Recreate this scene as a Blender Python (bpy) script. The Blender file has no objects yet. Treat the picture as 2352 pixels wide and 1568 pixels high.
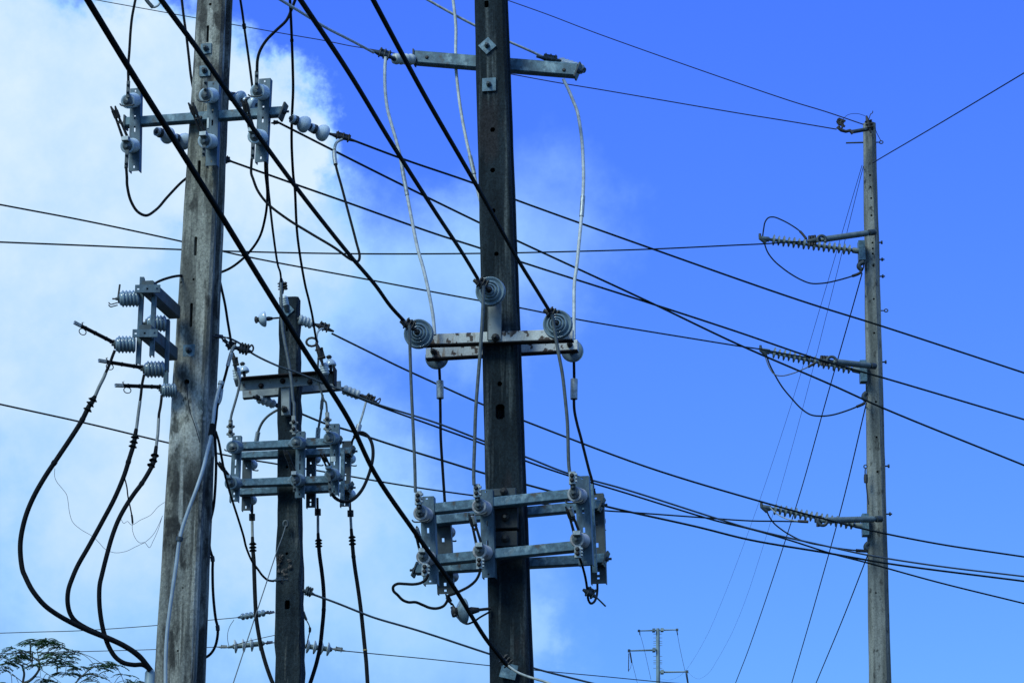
import bpy, math, random
from mathutils import Vector, Matrix
random.seed(7)
R_ = math.radians
scene = bpy.context.scene
COL = scene.collection

# ------------------------------------------------------------------ camera
PITCH = R_(17.0); LENS = 100.0
CAM = Vector((0, 0, 1.6))
cd = bpy.data.cameras.new('camera'); cam = bpy.data.objects.new('camera', cd); COL.objects.link(cam)
cd.lens = LENS; cd.sensor_width = 36.0; cd.clip_start = 0.1; cd.clip_end = 6000
cam.location = CAM; cam.rotation_euler = (R_(90) + PITCH, 0, 0)
scene.camera = cam
W_, H_ = 2352.0, 1568.0                       # survey grid of the photograph
FPX = LENS / 36.0 * W_
FWD = Vector((0, math.cos(PITCH), math.sin(PITCH))); UPV = Vector((0, -math.sin(PITCH), math.cos(PITCH)))

def ray(p): return Vector((1, 0, 0)) * ((p[0] - W_ / 2) / FPX) + FWD + UPV * ((H_ / 2 - p[1]) / FPX)
def at(p, Y):
    d = ray(p); return CAM + d * (Y / d.y)
def on(p, plane, off=0.0):                    # point of a vertical plane (a pole's face), off metres in front of it
    P0, n = plane; d = ray(p); P = P0 + n * off
    return CAM + d * ((P - CAM).dot(n) / d.dot(n))
def pxm(P): return (P - CAM).dot(FWD) / FPX   # metres per survey unit at P
def yon(p, plane, off=0.0): return on(p, plane, off).y

# ------------------------------------------------------------------ sun and sky
SUN_EL, SUN_AZ = R_(46), R_(222)              # azimuth clockwise from +Y: behind and left of the camera
sd = bpy.data.lights.new('sun', 'SUN'); sun = bpy.data.objects.new('sun', sd); COL.objects.link(sun)
sd.energy = 3.0; sd.angle = R_(22); sd.color = (0.88, 1.0, 0.93)
to_sun = Vector((math.sin(SUN_AZ) * math.cos(SUN_EL), math.cos(SUN_AZ) * math.cos(SUN_EL), math.sin(SUN_EL)))
sun.rotation_euler = to_sun.to_track_quat('Z', 'Y').to_euler()

world = bpy.data.worlds.new('World'); scene.world = world; world.use_nodes = True
wt = world.node_tree; wt.nodes.clear()
def wn(t, **kw):
    n = wt.nodes.new(t)
    for k, v in kw.items(): setattr(n, k, v)
    return n
wl = wt.links.new
out = wn('ShaderNodeOutputWorld'); bg = wn('ShaderNodeBackground'); wl(bg.outputs[0], out.inputs[0])
bg.inputs['Strength'].default_value = 0.10
sky = wn('ShaderNodeTexSky', sky_type='NISHITA', sun_disc=False)
sky.sun_elevation = SUN_EL; sky.sun_rotation = SUN_AZ; sky.air_density = 1.0; sky.dust_density = 0.3; sky.ozone_density = 3.0
SKY_TINT = (0.57, 0.99, 2.75)
tint = wn('ShaderNodeVectorMath', operation='MULTIPLY'); wl(sky.outputs[0], tint.inputs[0]); tint.inputs[1].default_value = SKY_TINT
cap = wn('ShaderNodeVectorMath', operation='MINIMUM'); wl(tint.outputs[0], cap.inputs[0]); cap.inputs[1].default_value = (10.5, 10.5, 10.5)
tc = wn('ShaderNodeTexCoord')
def wnoise(scale, detail, rough, vec, colour=False):
    n = wn('ShaderNodeTexNoise'); n.inputs['Scale'].default_value = scale; n.inputs['Detail'].default_value = detail
    n.inputs['Roughness'].default_value = rough; wl(vec, n.inputs['Vector']); return n.outputs['Color' if colour else 'Fac']
def wmath(op, a, b=None, clamp=False):
    n = wn('ShaderNodeMath', operation=op, use_clamp=clamp)
    for i, x in enumerate((a, b)):
        if x is None: continue
        if isinstance(x, (int, float)): n.inputs[i].default_value = x
        else: wl(x, n.inputs[i])
    return n.outputs[0]
gen = tc.outputs['Generated']
wob = wn('ShaderNodeVectorMath', operation='SUBTRACT'); wl(wnoise(22, 6, .62, gen, True), wob.inputs[0]); wob.inputs[1].default_value = (.5, .5, .5)
wob2 = wn('ShaderNodeVectorMath', operation='SCALE'); wl(wob.outputs[0], wob2.inputs[0]); wob2.inputs['Scale'].default_value = 0.055
wob3 = wn('ShaderNodeVectorMath', operation='SUBTRACT'); wl(wnoise(70, 5, .6, gen, True), wob3.inputs[0]); wob3.inputs[1].default_value = (.5, .5, .5)
wob4 = wn('ShaderNodeVectorMath', operation='SCALE'); wl(wob3.outputs[0], wob4.inputs[0]); wob4.inputs['Scale'].default_value = 0.022
wob5 = wn('ShaderNodeVectorMath', operation='ADD'); wl(wob2.outputs[0], wob5.inputs[0]); wl(wob4.outputs[0], wob5.inputs[1])
pos = wn('ShaderNodeVectorMath', operation='ADD'); wl(gen, pos.inputs[0]); wl(wob5.outputs[0], pos.inputs[1])
# cloud banks: direction, angular radius, soft edge, opacity
CLOUDS = [((60, 330), 380, .5, .95), ((20, 160), 200, .4, .6), ((330, 260), 300, .3, .95), ((570, 350), 215, .3, .9), ((640, 520), 190, .6, .6), ((0, 700), 300, .8, .6), ((1240, 1500), 80, .9, .28), ((140, 720), 450, .6, .62),
          ((480, 800), 330, .7, .42), ((220, 1130), 400, .8, .55), ((640, 1160), 330, .8, .55), ((250, 1450), 480, .9, .36),
          ((800, 1320), 330, .9, .45), ((1060, 1500), 260, .9, .36), ((1000, 640), 230, .9, .42), ((1220, 560), 220, .9, .24), ((720, 700), 240, .9, .40)]
inv = None
for p, rad, soft, op in CLOUDS:
    d = ray(p).normalized(); r = rad / FPX
    ds = wn('ShaderNodeVectorMath', operation='DISTANCE'); wl(pos.outputs[0], ds.inputs[0]); ds.inputs[1].default_value = d
    mr = wn('ShaderNodeMapRange', interpolation_type='SMOOTHSTEP'); wl(ds.outputs['Value'], mr.inputs['Value'])
    mr.inputs['From Min'].default_value = r * (1 - soft * .9); mr.inputs['From Max'].default_value = r * (1 + soft * .35)
    mr.inputs['To Min'].default_value = 1 - op; mr.inputs['To Max'].default_value = 1.0
    inv = mr.outputs[0] if inv is None else wmath('MULTIPLY', inv, mr.outputs[0])
puff = wnoise(9, 7, .6, gen)
cov = wmath('SUBTRACT', 1.0, inv)
cov = wmath('MULTIPLY', cov, wmath('ADD', wmath('MULTIPLY', puff, .55), .70), True)
# scattered cloud added for its light to the unseen sky behind and above
gx = wn('ShaderNodeSeparateXYZ'); wl(gen, gx.inputs[0])
rest = wn('ShaderNodeMapRange', interpolation_type='SMOOTHSTEP'); wl(wnoise(2.2, 6, .6, gen), rest.inputs['Value'])
rest.inputs['From Min'].default_value = .42; rest.inputs['From Max'].default_value = .60
back = wn('ShaderNodeMapRange', interpolation_type='SMOOTHSTEP'); wl(gx.outputs['Y'], back.inputs['Value'])
back.inputs['From Min'].default_value = .62; back.inputs['From Max'].default_value = .30
cov = wmath('MAXIMUM', cov, wmath('MULTIPLY', wmath('MULTIPLY', rest.outputs[0], back.outputs[0]), .35))
def wmix(f, a, b):
    n = wn('ShaderNodeMix', data_type='RGBA'); wl(f, n.inputs['Factor'])
    for k, v in (('A', a), ('B', b)):
        if isinstance(v, tuple): n.inputs[k].default_value = v
        else: wl(v, n.inputs[k])
    return n.outputs['Result']
# thin cloud is a pale cyan blue, thick cloud nearly white
soft = wmath('MULTIPLY', wnoise(20, 8, .62, gen), 1.0)
cov = wmath('MULTIPLY', cov, wmath('ADD', soft, .50), True)
thin = wmix(wmath('MULTIPLY', cov, 2.0, True), cap.outputs[0], (3.6, 6.5, 10.2, 1))
thick = wmix(wmath('SUBTRACT', wmath('MULTIPLY', cov, 2.0), 1.0, True), thin, (7.0, 8.7, 10.4, 1))
wl(thick, bg.inputs['Color'])

scene.view_settings.view_transform = 'Standard'; scene.view_settings.look = 'None'
scene.view_settings.exposure = 0.0; scene.view_settings.gamma = 1.0

# ------------------------------------------------------------------ survey sheets: local grids of the photograph
SHEET = {'o': (0, 0, 1), 'z1': (172.3, 0, .2746), 'z2': (114.8, 545.5, .29297), 'z3': (459.4, 602.9, .21968), 'z4': (459.4, 918.8, .21968),
         'z5': (803.9, 0, .2746), 'z6': (861.3, 574.2, .2746), 'z7': (861.3, 1062.3, .2746), 'y1': (1694, 229.7, .29297),
         'y2': (1694, 689.1, .29297), 'y3': (1378.1, 1378.1, .14648), 'y4': (0, 861.3, .29297), 'y5': (0, 1205.9, .23108),
         'y6': (402, 1148.4, .2677), 'y7': (1033.6, 0, .4759), 'y8': (1722.6, 1091, .30436)}
def D(s, *a):
    ox, oy, k = SHEET[s]; return [(ox + a[i] * k, oy + a[i + 1] * k) for i in range(0, len(a), 2)]
def q(s, x, y): return D(s, x, y)[0]
def sz(s, v): return SHEET[s][2] * v

# ------------------------------------------------------------------ materials
def material(name, c1, c2=None, scale=8.0, rough=.6, metal=0.0, bump=0.0, stretch=(1, 1, 1), lo=.35, hi=.65, c3=None, s3=3.0, lo3=.55, hi3=.65, st3=(1, 1, 1), spec=.5, bscale=60, speck=0.0, c4=None, s4=5.0, lo4=.5, hi4=.6, st4=(1, 1, 1), bands=()):
    m = bpy.data.materials.new(name); m.use_nodes = True; nt = m.node_tree; b = nt.nodes['Principled BSDF']; L = nt.links.new
    b.inputs['Roughness'].default_value = rough; b.inputs['Metallic'].default_value = metal
    b.inputs['Specular IOR Level'].default_value = spec
    t = nt.nodes.new('ShaderNodeTexCoord')
    def noise(sc, st, det=6, ro=.6):
        mp = nt.nodes.new('ShaderNodeMapping'); L(t.outputs['Object'], mp.inputs['Vector']); mp.inputs['Scale'].default_value = st
        n = nt.nodes.new('ShaderNodeTexNoise'); n.inputs['Scale'].default_value = sc; n.inputs['Detail'].default_value = det; n.inputs['Roughness'].default_value = ro
        L(mp.outputs[0], n.inputs['Vector']); return n.outputs['Fac']
    def ramp(v, a, z):
        r = nt.nodes.new('ShaderNodeMapRange'); r.interpolation_type = 'SMOOTHSTEP'; L(v, r.inputs['Value']); r.inputs['From Min'].default_value = a; r.inputs['From Max'].default_value = z
        return r.outputs[0]
    def mix(f, A, B):
        x = nt.nodes.new('ShaderNodeMix'); x.data_type = 'RGBA'; L(f, x.inputs['Factor'])
        for k, v in (('A', A), ('B', B)):
            if isinstance(v, tuple): x.inputs[k].default_value = (*v, 1)
            else: L(v, x.inputs[k])
        return x.outputs['Result']
    c = mix(ramp(noise(scale, stretch), lo, hi), c1, c2 or tuple(k * .7 for k in c1))
    if c3: c = mix(ramp(noise(s3, st3), lo3, hi3), c, c3)
    if c4: c = mix(ramp(noise(s4, st4), lo4, hi4), c, c4)
    for bc, bs, b0, b1, z0, z1 in bands:                     # stains that belong to one height of the thing
        sp_ = nt.nodes.new('ShaderNodeSeparateXYZ'); L(t.outputs['Object'], sp_.inputs[0])
        mm = nt.nodes.new('ShaderNodeMath'); mm.operation = 'MULTIPLY'; L(ramp(sp_.outputs['Z'], z0 - .15, z0 + .15), mm.inputs[0]); L(ramp(sp_.outputs['Z'], z1 + .15, z1 - .15), mm.inputs[1])
        m3 = nt.nodes.new('ShaderNodeMath'); m3.operation = 'MULTIPLY'; L(mm.outputs[0], m3.inputs[0]); L(ramp(noise(bs, (1.2, 1.2, .6)), b0, b1), m3.inputs[1])
        c = mix(m3.outputs[0], c, bc)
    if speck:
        v = nt.nodes.new('ShaderNodeVectorMath'); v.operation = 'SCALE'; L(c, v.inputs[0])
        r = nt.nodes.new('ShaderNodeMapRange'); L(noise(55, (1, 1, .7), 4, .75), r.inputs['Value']); r.inputs['From Min'].default_value = .3; r.inputs['From Max'].default_value = .7; r.inputs['To Min'].default_value = 1 - speck; r.inputs['To Max'].default_value = 1 + speck
        L(r.outputs[0], v.inputs['Scale']); c = v.outputs[0]
    L(c, b.inputs['Base Color'])
    if bump:
        bn = nt.nodes.new('ShaderNodeBump'); bn.inputs['Strength'].default_value = bump; bn.inputs['Distance'].default_value = .01
        L(noise(bscale, (1, 1, 1), 5, .7), bn.inputs['Height']); L(bn.outputs[0], b.inputs['Normal'])
    return m
M = {}
M['pale_concrete'] = material('pale_concrete', (.245, .252, .212), (.088, .092, .078), 10, .9, 0, .7, (1.5, 1.5, .14), .40, .60, (.036, .038, .032), 4.2, .51, .62, (1.4, 1.4, .55), speck=.5, c4=(.37, .375, .32), s4=6, lo4=.55, hi4=.63, st4=(2.0, 2.0, .07), bands=(((.42, .425, .37), 8, .47, .55, 6.85, 7.35), ((.028, .030, .026), 6, .46, .57, 6.15, 6.75), ((.05, .05, .043), 7, .42, .60, 9.4, 11.5)))
M['dark_concrete'] = material('dark_concrete', (.0055, .0115, .0155), (.014, .024, .030), 7, .9, 0, .5, (1, 1, .2), .42, .66, (.080, .098, .098), 9, .53, .71, (1.6, 1.6, .07), spec=.2, speck=.6, c4=(.020, .021, .023), s4=4, lo4=.55, hi4=.68, st4=(1, 1, .3))
M['mid_concrete'] = material('mid_concrete', (.009, .017, .022), (.026, .038, .043), 8, .9, 0, .6, (1, 1, .16), .42, .70, (.11, .118, .108), 8, .56, .70, (1.2, 1.2, .12), spec=.2, speck=.6)
M['grey_concrete'] = material('grey_concrete', (.095, .105, .092), (.21, .225, .20), 5, .9, 0, .5, (1.5, 1.5, .10), .42, .62, (.04, .043, .037), 9, .56, .66, (1, 1, .5), speck=.4)
M['galvanised'] = material('galvanised', (.085, .168, .215), (.045, .10, .138), 16, .5, .1, .05, (1, 1, 1), .40, .60, (.17, .27, .315), 10, .54, .66, c4=(.055, .045, .034), s4=6, lo4=.60, hi4=.70, speck=.3)
M['channel_steel'] = material('channel_steel', (.062, .115, .15), (.032, .066, .092), 16, .5, .1, .05, (1, 1, .4), .36, .64, (.11, .165, .20), 9, .54, .70, c4=(.05, .04, .032), s4=7, lo4=.63, hi4=.72, speck=.25)
M['shaded_steel'] = material('shaded_steel', (.045, .075, .09), (.026, .045, .055), 14, .6, .1, .1, c3=(.05, .036, .028), s3=9, lo3=.58, hi3=.70)  # darker galvanised for bracket arms: their shade is in the colour, plus rust blotches
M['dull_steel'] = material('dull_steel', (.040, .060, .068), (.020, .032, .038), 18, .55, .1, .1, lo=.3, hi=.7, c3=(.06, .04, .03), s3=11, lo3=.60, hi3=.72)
M['cast_iron'] = material('cast_iron', (.014, .017, .018), (.032, .030, .026), 30, .6, .2, .2)
M['porcelain'] = material('porcelain', (.48, .59, .65), (.38, .49, .56), 6, .06, 0, 0, spec=.7)
M['grey_porcelain'] = material('grey_porcelain', (.19, .27, .32), (.13, .19, .23), 10, .07, 0, 0, spec=.7)
M['stained_porcelain'] = material('stained_porcelain', (.36, .38, .40), (.09, .06, .06), 14, .25, 0, 0, lo=.48, hi=.70)
M['white_polymer'] = material('white_polymer', (.50, .57, .57), (.38, .44, .44), 12, .4)
M['grey_polymer'] = material('grey_polymer', (.12, .165, .17), (.08, .115, .12), 12, .5)
M['black_rubber'] = material('black_rubber', (.005, .007, .009), (.010, .012, .014), 25, .85, 0, .15, spec=.12)
M['weathered_cover'] = material('weathered_cover', (.007, .011, .012), (.004, .007, .008), 20, .85, spec=.12)
M['grey_cable'] = material('grey_cable', (.10, .125, .13), (.06, .078, .082), 30, .6, .1)
M['line_cable'] = material('line_cable', (.013, .024, .024), (.007, .012, .013), 30, .8, spec=.15)
M['pale_cable'] = material('pale_cable', (.36, .41, .41), (.22, .26, .255), 26, .6)
M['pale_line'] = material('pale_line', (.55, .60, .60), (.36, .40, .40), 26, .55)
M['steel_cap'] = material('steel_cap', (.12, .155, .17), (.06, .078, .086), 20, .5, .1, c3=(.085, .05, .035), s3=16, lo3=.58, hi3=.68)
M['white_tube'] = material('white_tube', (.38, .46, .50), (.29, .36, .40), 9, .5)
M['pale_sleeve'] = material('pale_sleeve', (.23, .255, .245), (.15, .17, .16), 12, .6)
M['aluminium'] = material('aluminium', (.40, .45, .46), (.22, .255, .26), 35, .4, .3)
M['bare_wire'] = material('bare_wire', (.014, .018, .028), (.010, .013, .02), 20, .55, spec=.3)
M['far_wire'] = material('far_wire', (.006, .006, .022), (.005, .005, .018), 20, .6, spec=.2)
M['peeling_paint'] = material('peeling_paint', (.55, .58, .55), (.40, .42, .40), 6, .6, 0, .1, (1, 1, 1), .35, .65, (.045, .026, .018), 12, .56, .59, c4=(.24, .19, .14), s4=9, lo4=.56, hi4=.68, st4=(1.5, 1.5, .5), speck=.15)
M['painted_steel'] = material('painted_steel', (.25, .285, .285), (.17, .20, .205), 10, .6, 0, .1, c3=(.07, .04, .03), s3=16, lo3=.61, hi3=.70)
M['rusty_steel'] = material('rusty_steel', (.022, .018, .018), (.012, .011, .012), 18, .8, 0, .2, spec=.2)
M['wood'] = material('wood', (.014, .018, .02), (.024, .03, .033), 12, .85, 0, .3, (1, 1, .15))
M['conduit'] = material('conduit', (.26, .36, .38), (.19, .27, .29), 8, .5)
M['mast_steel'] = material('mast_steel', (.17, .26, .29), (.13, .20, .23), 2, .6)
M['yellow_tape'] = material('yellow_tape', (.35, .25, .06))
M['bark'] = material('bark', (.13, .135, .115), (.05, .052, .045), 10, .9, 0, .4)
M['leaf'] = material('leaf', (.045, .14, .035), (.09, .20, .06), 5, .55)
M['dry_pod'] = material('dry_pod', (.012, .011, .010))
M['rust_mark'] = material('rust_mark', (.05, .042, .035))
M['ground'] = material('ground', (.012, .018, .008), (.018, .018, .012), .6, .95, 0, .3)

# ------------------------------------------------------------------ mesh building
class MB:
    def __init__(s): s.v = []; s.f = []; s.sm = []
    def add(s, vs, fs, smooth=False):
        k = len(s.v); s.v += [Vector(x) for x in vs]
        for f in fs: s.f.append([i + k for i in f]); s.sm.append(smooth)
        return s
    def box(s, c, ax, ay, az, bev=0.0):
        a, b, d = ax, ay, az
        vs = [c + a * i + b * j + d * k for i in (-1, 1) for j in (-1, 1) for k in (-1, 1)]
        return s.add(vs, [(0, 1, 3, 2), (4, 6, 7, 5), (0, 4, 5, 1), (2, 3, 7, 6), (0, 2, 6, 4), (1, 5, 7, 3)])
    def bar(s, A, B, w, h, up=Vector((0, 0, 1)), bev=.1):                       # beam with bevelled edges from A to B
        t = (B - A).normalized(); sd_ = t.cross(up).normalized(); u = sd_.cross(t).normalized()
        b = min(w, h) * bev; pr = []
        for sx, sy in ((-1, -1), (1, -1), (1, 1), (-1, 1)):
            x, y = sx * w / 2, sy * h / 2
            p1 = (x - sx * b, y); p2 = (x, y - sy * b)
            pr += [p1, p2] if sx * sy < 0 else [p2, p1]
        pr = pr[:]; pr.sort(key=lambda p: math.atan2(p[1] / h, p[0] / w))
        return s.loft([[P + sd_ * x + u * y for x, y in pr] for P in (A, B)])
    def loft(s, rings, caps=True, smooth=False):
        n = len(rings[0]); vs = [p for r in rings for p in r]; fs = []
        for i in range(len(rings) - 1):
            for j in range(n):
                a = i * n + j; b = i * n + (j + 1) % n; fs.append((a, b, b + n, a + n))
        s.add(vs, fs, smooth)
        if caps:
            s.add(rings[0], [tuple(range(n))[::-1]]); s.add(rings[-1], [tuple(range(n))])
        return s
    def tube(s, pts, r, seg=8, caps=True):
        pts = [Vector(p) for p in pts]
        rs = r if isinstance(r, (list, tuple)) else [r] * len(pts)
        t0 = (pts[1] - pts[0]).normalized(); u = t0.orthogonal().normalized(); rings = []
        for i, p in enumerate(pts):
            t = (pts[min(i + 1, len(pts) - 1)] - pts[max(i - 1, 0)])
            if t.length < 1e-9: t = t0.copy()
            t.normalize(); u = (u - t * u.dot(t)).normalized(); w = t.cross(u)
            rings.append([p + (u * math.cos(k * 2 * math.pi / seg) + w * math.sin(k * 2 * math.pi / seg)) * rs[i] for k in range(seg)])
        return s.loft(rings, caps, True)
    def lathe(s, A, B, prof, seg=20):                                         # prof: (metres along A->B, radius)
        t = (B - A).normalized(); u = t.orthogonal().normalized(); w = t.cross(u)
        rings = [[A + t * d + (u * math.cos(k * 2 * math.pi / seg) + w * math.sin(k * 2 * math.pi / seg)) * max(r, 1e-4) for k in range(seg)] for d, r in prof]
        return s.loft(rings, True, True)
    def plate(s, O, X, Y, N, xs, ys, th, skip=()):                            # flat plate with real openings: cells (i, j) in skip are left open
        nx, ny = len(xs), len(ys)
        for side in (0, 1):
            vs = [O + X * x + Y * y - N * (th * side) for y in ys for x in xs]; fs = []
            for j in range(ny - 1):
                for i in range(nx - 1):
                    if (i, j) in skip: continue
                    a = j * nx + i; f = (a, a + 1, a + 1 + nx, a + nx); fs.append(f if side == 0 else f[::-1])
            s.add(vs, fs)
        solid = lambda i, j: 0 <= i < nx - 1 and 0 <= j < ny - 1 and (i, j) not in skip
        for j in range(ny - 1):
            for i in range(nx - 1):
                if not solid(i, j): continue
                for di, dj, e in ((-1, 0, ((0, 0), (0, 1))), (1, 0, ((1, 1), (1, 0))), (0, -1, ((1, 0), (0, 0))), (0, 1, ((0, 1), (1, 1)))):
                    if solid(i + di, j + dj): continue
                    P = [O + X * xs[i + a] + Y * ys[j + b] for a, b in e]
                    s.add([P[0], P[1], P[1] - N * th, P[0] - N * th], [(0, 1, 2, 3)])
        return s
    def build(s, name, mat, parent=None, label=None, cat=None, group=None, loc=None):
        me = bpy.data.meshes.new(name)
        if parent is not None:
            base = parent.get('_base'); o0 = Vector(base)
        else:
            o0 = Vector(loc) if loc is not None else s.v[0].copy()
        me.from_pydata([v - o0 for v in s.v], [], s.f); me.update()
        me.polygons.foreach_set('use_smooth', s.sm)
        me.materials.append(M[mat]); o = bpy.data.objects.new(name, me); COL.objects.link(o)
        if parent is not None: o.parent = parent
        else: o.location = o0
        o['_base'] = tuple(o0)
        if label: o['label'] = label
        if cat: o['category'] = cat
        if group: o['group'] = group
        return o

def thing(name, label, cat, loc, group=None):
    o = bpy.data.objects.new(name, None); COL.objects.link(o); o.location = loc; o.empty_display_size = .1
    o['label'] = label; o['category'] = cat; o['_base'] = tuple(loc)
    if group: o['group'] = group
    return o

def smooth_path(P, n=8):
    if len(P) < 3: return [P[0].lerp(P[-1], i / n) for i in range(n + 1)]
    o = []
    for i in range(len(P) - 1):
        p0 = P[i - 1] if i else P[0] * 2 - P[1]; p1, p2 = P[i], P[i + 1]; p3 = P[i + 2] if i + 2 < len(P) else P[-1] * 2 - P[-2]
        d0 = max((p1 - p0).length, 1e-6) ** .5; d1 = max((p2 - p1).length, 1e-6) ** .5; d2 = max((p3 - p2).length, 1e-6) ** .5
        m1 = (p2 - p1 + ((p1 - p0) / d0 - (p2 - p0) / (d0 + d1)) * d1); m2 = (p2 - p1 + ((p3 - p2) / d2 - (p3 - p1) / (d1 + d2)) * d1)
        for k in range(n):
            t = k / n; o.append(p1 * (2 * t ** 3 - 3 * t ** 2 + 1) + m1 * (t ** 3 - 2 * t ** 2 + t) + p2 * (-2 * t ** 3 + 3 * t ** 2) + m2 * (t ** 3 - t ** 2))
    return o + [P[-1].copy()]

def spread(pts, Ys):                                                            # depth along a cable: even in space from end to end
    if len(Ys) == len(pts): return list(Ys)
    L = [0]
    for a, b in zip(pts, pts[1:]): L.append(L[-1] + math.hypot(a[0] - b[0], a[1] - b[1]))
    k = len(Ys) - 1; o = []
    for l in L:
        t = l / L[-1] * k; i = min(int(t), k - 1); t -= i
        o.append(1 / ((1 - t) / Ys[i] + t / Ys[i + 1]))
    return o

def path3(pts, Ys, n=8, extend=True, ext=5.0):
    P = [at(p, y) for p, y in zip(pts, spread(pts, Ys))]
    edge = lambda p: p[0] <= 3 or p[0] >= 2349 or p[1] <= 3 or p[1] >= 1565
    if extend:
        if edge(pts[0]): P.insert(0, P[0] + (P[0] - P[1]).normalized() * ext)
        if edge(pts[-1]): P.append(P[-1] + (P[-1] - P[-2]).normalized() * ext)
    return smooth_path(P, n)

def project(P):
    d = P - CAM; z = d.dot(FWD); return (W_ / 2 + d.x / z * FPX, H_ / 2 - d.dot(UPV) / z * FPX)
def nearest(path, p):
    return min(range(len(path)), key=lambda i: (lambda s_: (s_[0] - p[0]) ** 2 + (s_[1] - p[1]) ** 2)(project(path[i])))

def kink(name, label, P):
    for a, b, c in zip(P, P[1:], P[2:]):
        (ax, ay), (bx, by), (cx, cy) = a, b, c
        if (bx - ax) * (cx - bx) + (by - ay) * (cy - by) < 0: print('KINK', name, label, [(round(x), round(y)) for x, y in (a, b, c)])
def cable(name, label, cat, pts, Ys, w, mat, group=None, sleeves=(), wref=-1, ext=5.0, n=8, extend=True, fine=False):
    """a cable through surveyed points; w = its width on the survey grid at point wref; sleeves = (from, to, width, material, name)"""
    kink(name, label, pts)
    path = path3(pts, Ys, n, extend, ext)
    ref = at(pts[wref], spread(pts, Ys)[wref]); r = w * .5 * pxm(ref)
    if sleeves:
        root = thing(name, label, cat, path[0], group)
        MB().tube(path, r, 8).build('conductor', mat, root)
        for a, b, sw, sm_, sn in sleeves:
            i, j = sorted((nearest(path, a), nearest(path, b)))
            sub = path[i:j + 1] if j - i >= 1 else path[i:i + 2]
            sub = [sub[0]] + sub + [sub[-1]] if False else sub
            rr = sw * .5 * pxm(sub[0]); mb = MB()
            mb.tube(sub, rr, 10); mb.build(sn, sm_, root)
        return root, path
    o = MB().tube(path, r, 8).build(name, mat, None, label, cat, group)
    return o, path

def ribs(L, R, n, core=.66, start=.0):
    pr = [(0, 0), (0, core * R)]
    for i in range(n):
        a, b = L * i / n, L * (i + 1) / n; w = b - a
        pr += [(a + w * .12, core * R), (a + w * .38, R * .97), (a + w * .5, R), (a + w * .62, R * .97), (a + w * .88, core * R)]
    return pr + [(L, core * R), (L, 0)]

def clamp(label, a, b, Ya, Yb, w, cat='clamp', group=None, bolts=2, mat='cast_iron', name='line_clamp', extra=None):
    """a dead-end or bolted line clamp lying from a to b"""
    A, B = at(a, Ya), at(b, Yb); t = (B - A); L = t.length; t.normalize(); r = w * .5 * pxm(A)
    root = thing(name, label, cat, A, group)
    k = [A, A + t * L * .15, A + t * L * .3, A + t * L * .55, A + t * L * .75, B]
    MB().tube(k, [r * .35, r * .5, r * .8, r * .75, r * .55, r * .3], 8).build('clamp_body', mat, root)
    side = t.cross(Vector((0, 1, 0))).normalized(); bk = t.cross(side)
    for i in range(bolts):
        c = A + t * L * (.32 + .36 * i / max(bolts - 1, 1)); mb = MB()
        u = [c + side * r * 1.5 - bk * r * .5, c - side * r * .6 - bk * r * .55, c - side * r * .95, c - side * r * .6 + bk * r * .55, c + side * r * 1.5 + bk * r * .5]
        mb.tube(smooth_path(u, 4), r * .2, 6)
        for sgn in (-1, 1): mb.lathe(c + side * r * .8 + bk * r * .5 * sgn, c + side * r * 1.2 + bk * r * .5 * sgn, [(0, r * .34), (r * .42, r * .34)], 6)
        mb.build('u_bolt', mat, root)
    kb = MB(); kb.bar(A + t * L * .28 + side * r * .75, A + t * L * .75 + side * r * .75, r * 1.3, r * .4, bk); kb.build('keeper', mat, root)
    if extra: extra(root, A, t, L, r, side)
    return root
import bmesh
# ------------------------------------------------------------------ ground (never in view, lights the undersides)
g = MB(); N_ = 48
rings = [[Vector((math.cos(k * 2 * math.pi / N_) * r, 200 + math.sin(k * 2 * math.pi / N_) * r, 0)) for k in range(N_)] for r in (1, 40, 160, 600, 2500)]
g.loft(rings, caps=False); g.add(rings[0], [tuple(range(N_))])
go = g.build('ground', 'ground', loc=(0, 200, 0)); go['kind'] = 'structure'

# ------------------------------------------------------------------ poles
def holes_from(mb, bm_o, name):
    cut = mb
    me = bpy.data.meshes.new('cut'); me.from_pydata(cut.v, [], cut.f); co = bpy.data.objects.new('cut', me); COL.objects.link(co)
    b = bmesh.new(); b.from_mesh(me); bmesh.ops.recalc_face_normals(b, faces=b.faces); b.to_mesh(me); b.free()
    co.location = bm_o.matrix_world.translation if False else (0, 0, 0)
    return co

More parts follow.
